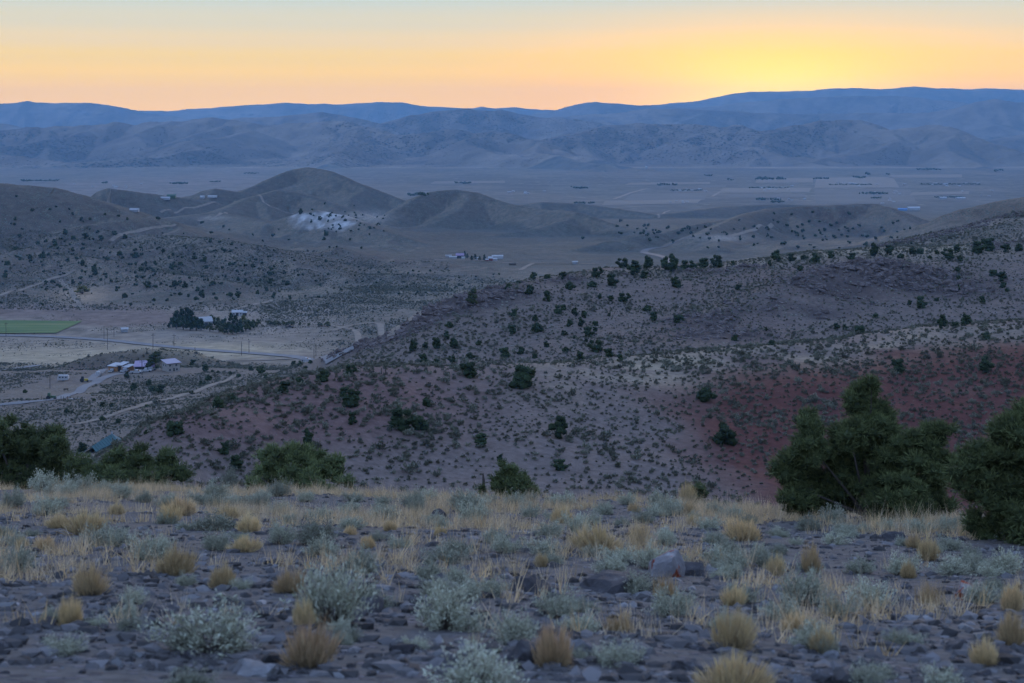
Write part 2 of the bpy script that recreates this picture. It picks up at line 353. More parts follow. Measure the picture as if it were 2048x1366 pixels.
def build_height():
    # near ground: monotone curve through the knots of each column
    nk = KD.shape[1]
    px = PXg
    kd = [np.zeros(px.shape)] + [None] * nk
    Z = np.zeros(px.shape)
    # knot positions vary with the column only, but columns bend near the eye, so evaluate on a column table
    table_px = np.linspace(KPX[0], KPX[-1], 1500)
    Dt = np.stack([pchip(KPX, KD[:, k], table_px) for k in range(nk)], 1)
    Yt = np.stack([pchip(KPX, KY[:, k], table_px) for k in range(nk)], 1)
    Dt_e = Dt[:, 0]
    Zt = ZC - Dt * (Yt - HY) / F
    Zt[:, 0] = -0.2 * Dt_e
    yq = rows
    H = np.zeros((len(table_px), len(rows)))
    for i in range(len(table_px)):
        D = np.concatenate([[-20, 0, Dt[i, 0] * .75], Dt[i], [1e5]])
        Zk = np.concatenate([[2.0, 0, -0.2 * Dt[i, 0] * .75], Zt[i], [Zt[i, -1]]])
        H[i] = pchip(D, Zk, yq)
    fi = (px - table_px[0]) / (table_px[1] - table_px[0])
    i0 = np.clip(np.floor(fi).astype(int), 0, len(table_px) - 2)
    fr = fi - i0
    r = np.arange(len(rows))[:, None]
    Z = H[i0, r] * (1 - fr) + H[i0 + 1, r] * fr
    zb = np.interp(YY, ZB_D, ZB_Z)
    far = YY > 1050
    w = np.clip((YY - 1050) / 500, 0, 1); w = w * w * (3 - 2 * w)
    Z = np.where(far, Z * (1 - w) + zb * w, Z)
    # layer lines, for materials and for splitting the ground into its pieces
    lines = [np.interp(px, table_px, Dt[:, k]) for k in range(nk)]
    # relief of the near slopes
    e = lines[0]
    knoll = np.clip((e * 1.15 - YY) / (e * .3), 0, 1)
    Z += knoll * (0.10 * fbm(XX, YY, 3.1, 3, 11) + 0.30 * fbm(XX, YY, 9, 2, 12) * np.clip(YY / 20, 0, 1))
    near = np.clip((YY - lines[1]) / 30, 0, 1) * np.clip((lines[4] - YY) / 40, 0, 1)
    Z += near * (1.6 * fbm(XX, YY, 38, 3, 21) + 0.5 * fbm(XX, YY, 9, 2, 22))
    rk = rock_mask(XX, YY, px, lines)
    rid = np.clip((YY - lines[4]) / 40, 0, 1) * np.clip((lines[7] + 60 - YY) / 60, 0, 1)
    Z += rid * (3.2 * fbm(XX, YY, 70, 3, 31) + 0.7 * fbm(XX, YY, 14, 2, 32))
    Z += rk * (2.2 * np.abs(fbm(XX, YY, 13, 3, 33)) + 0.8 * fbm(XX, YY, 5, 2, 34))
    mid = np.clip((YY - lines[7]) / 80, 0, 1) * np.clip((3300 - YY) / 500, 0, 1)
    flat = np.clip((YY - 780) / 60, 0, 1) * np.clip((1130 - YY) / 70, 0, 1) * np.clip((760 - px) / 60, 0, 1)
    mid = mid * (1 - flat * .97)
    Z += mid * (5.0 * fbm(XX, YY, 230, 3, 41) + 0.8 * fbm(XX, YY, 30, 2, 42))
    base = Z.copy()
    hill = np.zeros(px.shape)
    for name, pts, slope, r_, amp, wl_ in HILLS + RANGES:
        big = pts[0][2] > 5000
        p = [P3(*q) for q in pts]
        ys = [q[1] for q in p]; reach = 520 / slope if big else (90 / slope if pts[0][2] > 1000 else 60)
        m = (rows > min(ys) - reach * 2) & (rows < max(ys) + reach * 2)
        if not m.any():
            continue
        a, b = np.where(m)[0][[0, -1]]
        s = slice(a, b + 1)
        x, y = XX[s], YY[s]
        wy = fbm(x, y, wl_ * .8, 3, 71) * wl_ * .5; wx = fbm(x, y, wl_ * .8, 3, 72) * wl_ * .5
        d0, zc = polyline_dist(x, y, p)
        edge = 1 - np.exp(-(d0 / (wl_ * .30)) ** 2)
        d = np.maximum(d0 + wy * .5 * edge, 0)
        relief = max(q[2] for q in p) - float(np.interp(np.mean(ys), ZB_D, ZB_Z)) if pts[0][2] > 1000 else 8.0
        r1 = r_ * .5
        h = zc - slope * (2.0 if pts[0][2] > 1000 else 1) * (np.sqrt(d * d + r1 * r1) - r1)     # steep shoulders,
        if pts[0][2] > 1000:
            h = smax(h, zc - relief * .38 - slope * .5 * d, relief * .10)                        # then a long apron
        g = (ridged(x + wx, y + wy, wl_, 5, 81) - .6) * amp
        h = h + g * edge * np.clip(1.5 - d * slope / (330 if big else 80), .15, 1) + fbm(x, y, wl_ * .10, 3, 83) * amp * (.17 if big else .10) + (ridged(x + wx * .5, y + wy * .5, wl_ * .33, 3, 85) - .3) * amp * .2 * edge
        z0 = Z[s]
        k = 30.0 if big else (3 if pts[0][2] < 1000 else 8.0)
        # the rounding must not lift crests: apply it only where the two are about level
        zz = smax(z0, h, k)
        if big or pts[0][2] > 1000:
            zz = np.where(zz - np.maximum(z0, h) > 0, zz - (zz - np.maximum(z0, h)) * np.clip(1 - d / (wl_ * .5), 0, 1), zz)
        if name in SPURS:
            zz = add_spurs(x, y, zz, p, *SPURS[name], big)
        Z[s] = zz
        hill[s] = np.maximum(hill[s], np.clip((h - base[s]) / k + .5, 0, 1))
    return Z, base, hill, lines, rk

def blob(px, py_, cx, cy, rx, ry):
    return np.exp(-((px - cx) / rx) ** 2 - ((py_ - cy) / ry) ** 2)

def rock_mask(x, y, px, lines):
    """rock bands along the crest of the second ridge and on its upper face"""
    c = lines[6]
    m = np.exp(-((y - c + 5) / 16) ** 2) * np.clip((960 - px) / 60, 0, 1) * np.clip((px - 640) / 40, 0, 1) * 1.4
    band = (fbm(x, y, 26, 3, 51) > -0.02)
    m2 = np.exp(-((y - (c - 55 + (px - 1400) * .06)) / 18) ** 2) * np.clip((px - 1330) / 60, 0, 1) * np.clip((1880 - px) / 60, 0, 1)
    m3 = np.exp(-((y - (c - 22)) / 10) ** 2) * np.clip((px - 1210) / 40, 0, 1) * np.clip((1560 - px) / 60, 0, 1)
    m4 = np.exp(-((y - (c - 12)) / 14) ** 2) * np.clip((px - 1930) / 40, 0, 1)
    m5 = np.exp(-((y - c + 16) / 17) ** 2) * np.clip((px - 900) / 60, 0, 1) * np.clip((1200 - px) / 60, 0, 1) * .9
    sp = [P3(*q) for q in next(h for h in HILLS if h[0] == 'rockspur')[1]]
    ds, _ = polyline_dist(x, y + 7, sp)
    m2 = np.exp(-(ds / 17) ** 2) * 1.3
    r3 = np.exp(-((y - lines[8] + 10) / 22) ** 2) * np.clip((px - 1680) / 60, 0, 1)
    return np.clip(m + (m2 + m3 + m4 + m5) * np.clip(fbm(x, y, 30, 3, 52) * 3 + .75, 0, 1) + r3 * .7, 0, 1) * np.where(band, 1, .45)

ZZ, ZBASE, HILLM, LINES, ROCK = build_height()
PYg = HY + F * (ZC - ZZ) / np.maximum(YY, 3.0)

def grid_ij(x, y):
    x, y = np.asarray(x, float), np.asarray(y, float)
    i = np.clip(np.searchsorted(rows, y) - 1, 0, NR - 2)
    fr = (y - rows[i]) / (rows[i + 1] - rows[i])
    t = x / (y + APEX)
    j = np.clip(np.searchsorted(tcol, t) - 1, 0, NC - 2)
    fc = (t - tcol[j]) / (tcol[j + 1] - tcol[j])
    return i, np.clip(fr, 0, 1), j, np.clip(fc, 0, 1)
def ground(x, y, field=None):
    A = ZZ if field is None else field
    i, fr, j, fc = grid_ij(x, y)
    return ((A[i, j] * (1 - fc) + A[i, j + 1] * fc) * (1 - fr) + (A[i + 1, j] * (1 - fc) + A[i + 1, j + 1] * fc) * fr)

_DS = np.geomspace(4, 42000, 5000)
def hit(px, py):
    """the ground point seen at a pixel of the photograph (nearest one on that line of sight)"""
    x = (px - CX) / F * _DS
    g = ground(x, _DS)
    los = ZC - _DS * (py - HY) / F
    k = np.argmax(g >= los)
    if not (g >= los).any():
        k = np.argmin(los - g)
    D = _DS[k]
    if k > 0:
        a, b = los[k - 1] - g[k - 1], g[k] - los[k]
        D = _DS[k - 1] + (_DS[k] - _DS[k - 1]) * (a / (a + b + 1e-9))
    X = (px - CX) / F * D
    return float(X), float(D), float(ground(X, D))

# ------------------------------------------------------------------ materials
def new_mat(name):
    m = bpy.data.materials.new(name)
    m.use_nodes = True
    nt = m.node_tree
    b = nt.nodes['Principled BSDF']
    b.inputs['Roughness'].default_value = 0.9
    b.inputs['Specular IOR Level'].default_value = 0.15
    return m, nt.nodes, nt.links, b

def plain(name, rgb, rough=0.8, var=0.15, scale=3.0, metallic=0.0, spec=0.3, bump=0.0):
    """one colour with a little mottling"""
    m, n, l, b = new_mat(name)
    tc = N(n, 'ShaderNodeTexCoord'); no = N(n, 'ShaderNodeTexNoise'); no.inputs['Scale'].default_value = scale
    no.inputs['Detail'].default_value = 4
    l.new(tc.outputs['Object'], no.inputs['Vector'])
    mr = N(n, 'ShaderNodeMapRange'); mr.inputs[1].default_value = .3; mr.inputs[2].default_value = .7
    mr.inputs[3].default_value = 1 - var; mr.inputs[4].default_value = 1 + var
    l.new(no.outputs[0], mr.inputs[0])
    mx = N(n, 'ShaderNodeVectorMath', operation='SCALE'); mx.inputs[0].default_value = rgb[:3]
    l.new(mr.outputs[0], mx.inputs['Scale'])
    l.new(mx.outputs[0], b.inputs['Base Color'])
    b.inputs['Roughness'].default_value = rough; b.inputs['Metallic'].default_value = metallic
    b.inputs['Specular IOR Level'].default_value = spec
    if bump:
        bp = N(n, 'ShaderNodeBump'); bp.inputs['Strength'].default_value = bump; bp.inputs['Distance'].default_value = .05
        l.new(no.outputs[0], bp.inputs['Height']); l.new(bp.outputs[0], b.inputs['Normal'])
    return m

def ground_mat(name, dot_scale, dot_size, dot_col, fine, bump_d, bump_s=0.6):
    """soil: colour from the ground's own 'tint', flecked with plants and stones where 'cover' says so"""
    m, n, l, b = new_mat(name)
    geo = N(n, 'ShaderNodeNewGeometry')
    at = N(n, 'ShaderNodeAttribute', attribute_name='tint')
    cv = N(n, 'ShaderNodeAttribute', attribute_name='cover')
    no = N(n, 'ShaderNodeTexNoise'); no.inputs['Scale'].default_value = fine; no.inputs['Detail'].default_value = 6
    no.inputs['Roughness'].default_value = .65
    l.new(geo.outputs['Position'], no.inputs['Vector'])
    mr = N(n, 'ShaderNodeMapRange'); mr.inputs[1].default_value = .25; mr.inputs[2].default_value = .75
    mr.inputs[3].default_value = .62; mr.inputs[4].default_value = 1.38
    l.new(no.outputs[0], mr.inputs[0])
    sc = N(n, 'ShaderNodeVectorMath', operation='SCALE')
    l.new(at.outputs['Color'], sc.inputs[0]); l.new(mr.outputs[0], sc.inputs['Scale'])
    vo = N(n, 'ShaderNodeTexVoronoi'); vo.inputs['Scale'].default_value = dot_scale
    vo.inputs['Randomness'].default_value = 1
    l.new(geo.outputs['Position'], vo.inputs['Vector'])
    # fleck size follows cover, broken up by larger drifts
    n2 = N(n, 'ShaderNodeTexNoise'); n2.inputs['Scale'].default_value = dot_scale / 7; n2.inputs['Detail'].default_value = 3
    l.new(geo.outputs['Position'], n2.inputs['Vector'])
    thr = N(n, 'ShaderNodeMath', operation='MULTIPLY'); thr.inputs[1].default_value = dot_size * 2
    l.new(n2.outputs[0], thr.inputs[0])
    thr2 = N(n, 'ShaderNodeMath', operation='MULTIPLY'); l.new(thr.outputs[0], thr2.inputs[0]); l.new(cv.outputs['Fac'], thr2.inputs[1])
    sub = N(n, 'ShaderNodeMath', operation='SUBTRACT'); l.new(thr2.outputs[0], sub.inputs[0]); l.new(vo.outputs['Distance'], sub.inputs[1])
    fa = N(n, 'ShaderNodeMapRange'); fa.inputs[1].default_value = -.05; fa.inputs[2].default_value = .12
    l.new(sub.outputs[0], fa.inputs[0])
    dv = N(n, 'ShaderNodeMapRange'); dv.inputs[3].default_value = .6; dv.inputs[4].default_value = 1.5
    se = N(n, 'ShaderNodeSeparateColor'); l.new(vo.outputs['Color'], se.inputs[0]); l.new(se.outputs[0], dv.inputs[0])
    dc = N(n, 'ShaderNodeVectorMath', operation='SCALE'); dc.inputs[0].default_value = dot_col
    l.new(dv.outputs[0], dc.inputs['Scale'])
    mx = N(n, 'ShaderNodeMix', data_type='RGBA')
    l.new(fa.outputs[0], mx.inputs[0]); l.new(sc.outputs[0], mx.inputs[6]); l.new(dc.outputs[0], mx.inputs[7])
    l.new(mx.outputs[2], b.inputs['Base Color'])
    ad = N(n, 'ShaderNodeMath', operation='ADD'); l.new(no.outputs[0], ad.inputs[0]); l.new(fa.outputs[0], ad.inputs[1])
    bp = N(n, 'ShaderNodeBump'); bp.inputs['Strength'].default_value = bump_s; bp.inputs['Distance'].default_value = bump_d
    l.new(ad.outputs[0], bp.inputs['Height']); l.new(bp.outputs[0], b.inputs['Normal'])
    b.inputs['Roughness'].default_value = 1.0; b.inputs['Specular IOR Level'].default_value = 0.05
    return m

M_KNOLL = ground_mat('stony_soil', 9.0, .42, (.11, .10, .105), 6.0, .06)
M_HILL = ground_mat('hillside_soil', 1.1, .22, (.15, .15, .12), .9, .35)
M_RIDGE = ground_mat('ridge_soil', .75, .30, (.13, .13, .105), .5, .6)
M_VALLEY = ground_mat('valley_soil', .45, .40, (.095, .105, .085), .12, 1.0)
M_PLAIN = ground_mat('plain_soil', .03, .45, (.12, .12, .10), .012, 1.0, .2)
M_RANGE = ground_mat('range_soil', .05, .36, (.07, .075, .058), .006, 30.0, .9)

# ------------------------------------------------------------------ the ground, one sheet of six pieces
def sm(x, a, b):
    t = np.clip((x - a) / (b - a), 0, 1)
    return t * t * (3 - 2 * t)

def mixc(c, rgb, w):
    return c * (1 - w[..., None]) + np.array(rgb) * w[..., None]

def paint_ground():
    gx = np.gradient(ZZ, axis=1) / np.gradient(XX, axis=1)       # slope across the view: negative where the ground faces right
    shade_side = np.clip(-gx * 9 + .1, 0, 1); light_side = np.clip(gx * 9, 0, 1)  # relief shade painted into soil tint: darker, scrubbier right-facing slopes, lighter left-facing
    px, py = CX + F * XX / np.maximum(YY, 3.0), PYg
    c = np.zeros(px.shape + (3,)) + np.array((.215, .19, .18))
    cover = np.full(px.shape, .85)
    big = fbm(XX, YY, 60, 4, 5); sml = fbm(XX, YY, 14, 3, 6)
    L = LINES
    # knoll: grey gravel, straw-tinted drifts
    k = YY < L[1]
    knoll = mixc(np.zeros_like(c) + np.array((.115, .106, .10)), (.24, .18, .12), sm(fbm(XX, YY, 2.6, 4, 7), .0, .4) * .7 * sm(YY, 12, 34))
    c = np.where(k[..., None], knoll, c)
    # near hillside
    h = (YY >= L[1]) & (YY < L[4])
    hs = np.zeros_like(c) + np.array((.152, .120, .106))
    mottle = fbm(XX * .8 + YY * .3, YY * .6, 26, 5, 25)
    red = sm(sm(px, 1280, 1900) * .75 + sm(py, 660, 760) * .55 + blob(px, py, 1640, 860, 260, 110) * .35 + mottle * .6, .62, 1.12)
    red = red * sm(py, 655, 690)
    redl = np.clip(sm(980, 980 - 1, 980) * 0 + blob(px, py, 620, 800, 300, 75) * .75 * (1 + 1.5 * big) + blob(px, py, 480, 850, 200, 60) * .4, 0, .8)
    hs = mixc(hs, (.10, .038, .031), red * .95)
    hs = mixc(hs, (.135, .078, .07), redl)
    hs = mixc(hs, (.32, .26, .18), np.clip(sm(L[3] - YY, 40, 0) * sm(px, 1000, 1300) * sm(1850, 1850 - 1, 1850) * 0 + np.exp(-((YY - L[3] + 6) / 15) ** 2) * sm(px, 900, 1200) * (1 - sm(px, 1700, 2000) * .6), 0, 1) * sm(sml, -.35, .25) * .8)
    c = np.where(h[..., None], hs, c); cover = np.where(h, .55, cover)
    # rocky ridge
    r = (YY >= L[4]) & (YY < L[7])
    rs = np.zeros_like(c) + np.array((.142, .112, .097))
    rs = mixc(rs, (.23, .19, .14), sm(big, .05, .5) * .6)
    rs = mixc(rs, (.125, .085, .075), sm(fbm(XX, YY, 90, 3, 8), .1, .45) * .6)
    rs = mixc(rs, (.26, .225, .16), np.exp(-((YY - L[6] + 8) / 14) ** 2) * sm(px, 1150, 1300) * .5)
    lower = sm(px, 700, 560)
    rs = mixc(rs, (.165, .135, .108), lower * .7)
    rs = mixc(rs, (.062, .05, .048), np.clip(ROCK * 1.5, 0, .97))
    c = np.where(r[..., None], rs, c)
    # valley with its hills
    v = (YY >= L[7]) & (YY < 3600)
    vs = np.zeros_like(c) + np.array((.155, .13, .105))
    huge = fbm(XX, YY, 320, 4, 9)
    vs = mixc(vs, (.125, .092, .078), sm(huge, -.2, .3) * HILLM)
    vs = mixc(vs, (.20, .165, .12), sm(-huge, .05, .5) * .7)
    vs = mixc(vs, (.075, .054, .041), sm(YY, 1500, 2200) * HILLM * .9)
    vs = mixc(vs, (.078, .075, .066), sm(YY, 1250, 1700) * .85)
    pat = fbm(XX, YY, 48, 4, 26); vs = mixc(vs, (.085, .075, .06), sm(pat, .0, .35) * .6); vs = mixc(vs, (.145, .118, .09), sm(-pat, .1, .4) * .45)
    vs = mixc(vs, (.082, .052, .042), np.clip(blob(px, py, 1640, 440, 190, 38) + blob(px, py, 1980, 425, 140, 30) * 1.2, 0, 1) * .85 * (YY < 2700) * (YY > 1150))
    vs = mixc(vs, (.10, .08, .064), shade_side * HILLM * .7); vs = mixc(vs, (.22, .175, .125), light_side * HILLM * .5)
    flat = sm(YY, 800, 850) * (1 - sm(YY, 1085, 1130)) * (1 - sm(px, 560, 720))
    vs = mixc(vs, (.225, .185, .148), flat * .85)
    tus = fbm(XX, YY, 16, 4, 27); vs = mixc(vs, (.12, .105, .085), flat * sm(tus, .08, .35) * .7); vs = mixc(vs, (.16, .11, .095), flat * sm(fbm(XX, YY, 90, 3, 28), .05, .4) * .6)
    straw = (blob(px, py, 120, 715, 330, 26) + blob(px, py, 440, 700, 150, 14)) * (1 - sm(py, 720, 750))
    vs = mixc(vs, (.36, .29, .19), np.clip(straw, 0, 1) * .8)
    yard = blob(px, py, 120, 775, 130, 24) + blob(px, py, 190, 745, 60, 14)
    vs = mixc(vs, (.235, .15, .13), np.clip(yard, 0, 1) * .8)
    knob = sm(YY, 725, 745) * sm(800, 800 - 1, 800) * HILLM * sm(790, 789, 790)
    vs = mixc(vs, (.075, .06, .05), np.clip(blob(px, py, 230, 720, 190, 24) * 1.3, 0, 1) * .8 * (YY > 735) * (YY < 800))
    pond = blob(px, py, 165, 590, 55, 16)
    vs = mixc(vs, (.33, .24, .16), np.clip(pond, 0, 1) * .8)
    cov = .9 - .65 * flat - .5 * np.clip(yard + pond + straw, 0, 1)
    # pale rock outcrop
    wob = fbm(XX, YY, 35, 3, 14)
    wmask = np.clip((1 - np.hypot((px - 655 - (py - 435) * 1.3) / 72, (py - 437) / 20)) * 2.2 + wob * 3.4 - .1, 0, 1) * (YY > 1700) * (YY < 2200)
    vs = mixc(vs, (.38, .38, .375), wmask * (.35 + .65 * sm(fbm(XX, YY, 11, 2, 24), -.1, .25))); cov = cov * (1 - .8 * wmask)
    vs = mixc(vs, (.33, .29, .25), np.clip(blob(px, py, 735, 433, 45, 10) + blob(px, py, 425, 436, 28, 4) + blob(px, py, 1440, 476, 60, 6), 0, 1) * .7)
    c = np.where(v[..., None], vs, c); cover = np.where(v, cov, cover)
    # plain: dry fields and sage flats
    p = (YY >= 3600) & (YY < 7300)
    ps = np.zeros_like(c) + np.array((.088, .088, .08))
    west = sm(px, 900, 500)
    ps = mixc(ps, (.20, .16, .13), west * .8)
    ps = mixc(ps, (.145, .125, .10), sm(fbm(XX, YY * .35, 420, 3, 15), .0, .35) * .7)
    ps = mixc(ps, (.12, .12, .10), sm(fbm(XX, YY * .3, 600, 3, 16), .12, .4) * .5)
    c = np.where(p[..., None], ps, c); cover = np.where(p, .7, cover)
    f = YY >= 7300
    fs = np.zeros_like(c) + np.array((.16, .125, .095))
    fs = mixc(fs, (.23, .18, .13), sm(fbm(XX, YY, 900, 4, 17), 0, .4) * .8)
    fs = mixc(fs, (.075, .07, .058), sm(fbm(XX, YY, 500, 4, 18), .05, .5) * .55)
    fs = mixc(fs, (.30, .25, .19), (1 - sm(YY, 7300, 7800)) * .6)
    fs = mixc(fs, (.10, .085, .068), shade_side * .6); fs = mixc(fs, (.22, .17, .125), light_side * .45)
    c = np.where(f[..., None], fs, c); cover = np.where(f, np.clip(sm(fbm(XX, YY, 1300, 4, 19), -.1, .4) * .8 + shade_side * .5, 0, 1.05), cover)
    return np.clip(c, .01, .9), np.clip(cover, 0, 1.2)

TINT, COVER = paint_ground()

def finish_mesh(name, verts, faces_flat, nper, mat, parent=None, smooth=False, attrs=()):
    me = bpy.data.meshes.new(name)
    verts = np.asarray(verts, np.float32); faces_flat = np.asarray(faces_flat, np.int32).ravel()
    nf = len(faces_flat) // nper
    me.vertices.add(len(verts)); me.vertices.foreach_set('co', verts.ravel())
    me.loops.add(len(faces_flat)); me.loops.foreach_set('vertex_index', faces_flat)
    me.polygons.add(nf)
    me.polygons.foreach_set('loop_start', np.arange(nf, dtype=np.int32) * nper)
    me.polygons.foreach_set('loop_total', np.full(nf, nper, np.int32))
    me.polygons.foreach_set('use_smooth', np.full(nf, smooth, bool))
    for an, kind, data in attrs:
        a = me.attributes.new(an, kind, 'POINT')
        if kind == 'FLOAT_COLOR':
            a.data.foreach_set('color', np.concatenate([data, np.ones((len(data), 1))], 1).astype(np.float32).ravel())
        else:
            a.data.foreach_set('value', np.asarray(data, np.float32).ravel())
    me.update(calc_edges=True)
    if mat is not None:
        me.materials.append(mat)
    return me

def add(name, me, parent=None, loc=None, rz=0.0, scale=None, **props):
    o = bpy.data.objects.new(name, me)
    col.objects.link(o)
    if parent is not None:
        o.parent = parent
    if loc is not None:
        o.location = loc
    if rz:
        o.rotation_euler = (0, 0, rz)
    if scale is not None:
        o.scale = scale if hasattr(scale, '__len__') else (scale,) * 3
    for k, v in props.items():
        o[k] = v
    return o

def make_ground():
    qi, qj = np.meshgrid(np.arange(NR - 1), np.arange(NC - 1), indexing='ij')
    ym = YY[:-1, :-1]
    lay = np.zeros(ym.shape, int)
    for lim in (LINES[1], LINES[4], LINES[7]):
        lay += ym >= lim[:-1, :-1]
    lay += (ym >= 3600).astype(int) + (ym >= 7300).astype(int)
    a = (qi * NC + qj); quads = np.stack([a, a + 1, a + NC + 1, a + NC], -1)
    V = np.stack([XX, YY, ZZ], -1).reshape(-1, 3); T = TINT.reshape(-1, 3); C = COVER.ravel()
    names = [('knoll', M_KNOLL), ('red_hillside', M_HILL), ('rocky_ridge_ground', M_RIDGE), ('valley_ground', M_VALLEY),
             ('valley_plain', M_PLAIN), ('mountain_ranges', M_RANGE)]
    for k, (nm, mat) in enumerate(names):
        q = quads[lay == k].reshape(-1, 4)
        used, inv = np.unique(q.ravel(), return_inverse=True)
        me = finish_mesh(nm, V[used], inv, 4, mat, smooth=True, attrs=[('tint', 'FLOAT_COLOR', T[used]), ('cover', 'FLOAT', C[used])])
        add(nm, me, kind='structure', label={'knoll': 'stony grey slope with dry grass and shrubs', 'red_hillside': 'gentle reddish hillside dotted with sagebrush',
            'rocky_ridge_ground': 'grey brown ridge with dark rock bands', 'valley_ground': 'sage covered valley with low rounded hills',
            'valley_plain': 'wide flat farmed valley floor', 'mountain_ranges': 'hazy blue mountain ranges on the horizon'}[nm])
make_ground()

# ------------------------------------------------------------------ plants and stones: shapes
rng = np.random.default_rng(7)
random.seed(7)

def leaf_mat(name, rough=.85, var=.3, gain=1.0, transl=0.0):
    """colour from the plant's own 'tint', a little different on every plant"""
    m, n, l, b = new_mat(name)
    at = N(n, 'ShaderNodeAttribute', attribute_name='tint')
    oi = N(n, 'ShaderNodeObjectInfo')
    mr = N(n, 'ShaderNodeMapRange'); mr.inputs[3].default_value = (1 - var) * gain; mr.inputs[4].default_value = (1 + var) * gain
    l.new(oi.outputs['Random'], mr.inputs[0])
    sc = N(n, 'ShaderNodeVectorMath', operation='SCALE')
    l.new(at.outputs['Color'], sc.inputs[0]); l.new(mr.outputs[0], sc.inputs['Scale'])
    l.new(sc.outputs[0], b.inputs['Base Color'])
    b.inputs['Roughness'].default_value = rough; b.inputs['Specular IOR Level'].default_value = .1
    return m

M_JUNIPER = leaf_mat('juniper_foliage', var=.22)
M_SAGE = leaf_mat('sagebrush_leaf', var=.22)
M_RABBIT = leaf_mat('rabbitbrush_stem', var=.2)
M_GRASS = leaf_mat('dry_grass', var=0)
M_LEAF = leaf_mat('tree_leaf', var=.2)
M_BARK = plain('bark', (.075, .062, .053), .95, .3, 14, bump=.6)
M_WOOD = plain('weathered_wood', (.10, .08, .065), .9, .25, 6)

def unit(v):
    return v / np.maximum(np.linalg.norm(v, axis=-1, keepdims=True), 1e-9)

def sphere_dirs(n, up=0.0):
    v = rng.normal(size=(n, 3)); v = unit(v); v[:, 2] += up
    return unit(v)

def blades(base, dirn, length, width):
    """one triangle per blade: (3n verts)"""
    n = len(base)
    side = unit(np.cross(dirn, rng.normal(size=(n, 3)))) * np.reshape(width, (-1, 1)) * .5
    tip = base + dirn * np.reshape(length, (-1, 1))
    v = np.stack([base - side, base + side, tip], 1).reshape(-1, 3)
    return v, np.arange(3 * n)

def leaves(base, dirn, length, width):
    """one lozenge (4 verts, 1 quad) per leaf"""
    n = len(base)
    side = unit(np.cross(dirn, rng.normal(size=(n, 3)))) * np.reshape(width, (-1, 1)) * .5
    L = dirn * np.reshape(length, (-1, 1))
    v = np.stack([base, base + L * .5 - side, base + L, base + L * .5 + side], 1).reshape(-1, 3)
    return v

def icosphere(sub=1):
    t = (1 + 5 ** .5) / 2
    v = [(-1, t, 0), (1, t, 0), (-1, -t, 0), (1, -t, 0), (0, -1, t), (0, 1, t), (0, -1, -t), (0, 1, -t), (t, 0, -1), (t, 0, 1), (-t, 0, -1), (-t, 0, 1)]
    f = [(0, 11, 5), (0, 5, 1), (0, 1, 7), (0, 7, 10), (0, 10, 11), (1, 5, 9), (5, 11, 4), (11, 10, 2), (10, 7, 6), (7, 1, 8),
         (3, 9, 4), (3, 4, 2), (3, 2, 6), (3, 6, 8), (3, 8, 9), (4, 9, 5), (2, 4, 11), (6, 2, 10), (8, 6, 7), (9, 8, 1)]
    v = [np.array(p) / np.linalg.norm(p) for p in v]
    for _ in range(sub):
        cache, nf = {}, []
        def mid(a, b):
            k = (min(a, b), max(a, b))
            if k not in cache:
                m = v[a] + v[b]; v.append(m / np.linalg.norm(m)); cache[k] = len(v) - 1
            return cache[k]
        for a, b, c in f:
            x, y, z = mid(a, b), mid(b, c), mid(c, a)
            nf += [(a, x, z), (b, y, x), (c, z, y), (x, y, z)]
        f = nf
    return np.array(v), np.array(f)
ICO1, ICO2, ICO3, ICO0 = icosphere(1), icosphere(2), icosphere(3), icosphere(0)

def tube(pts, radii, sides=5):
    """tapered limb along pts"""
    pts = np.asarray(pts, float); n = len(pts)
    V = []
    for i in range(n):
        d = unit(pts[min(i + 1, n - 1)] - pts[max(i - 1, 0)])
        a = unit(np.cross(d, (0.31, .87, .2))); b = np.cross(d, a)
        for k in range(sides):
            th = 2 * math.pi * k / sides
            V.append(pts[i] + (a * math.cos(th) + b * math.sin(th)) * radii[i])
    Fq = []
    for i in range(n - 1):
        for k in range(sides):
            k2 = (k + 1) % sides
            Fq.append((i * sides + k, i * sides + k2, (i + 1) * sides + k2, (i + 1) * sides + k))
    return np.array(V), Fq

class Soup:
    """collects triangles and quads (quads cut) with a tint per vertex"""
    def __init__(s):
        s.v, s.f, s.t, s.n = [], [], [], 0
    def tris(s, v, f, tint):
        v = np.asarray(v, float); s.v.append(v); s.f.append(np.asarray(f).reshape(-1, 3) + s.n)
        s.t.append(np.broadcast_to(np.asarray(tint, float), (len(v), 3))); s.n += len(v)
    def quads(s, v, f, tint):
        f = np.asarray(f).reshape(-1, 4)
        s.tris(v, np.concatenate([f[:, [0, 1, 2]], f[:, [0, 2, 3]]]), tint)
    def mesh(s, name, mat, smooth=False):
        return finish_mesh(name, np.concatenate(s.v), np.concatenate(s.f), 3, mat, smooth=smooth,
                           attrs=[('tint', 'FLOAT_COLOR', np.concatenate(s.t))])

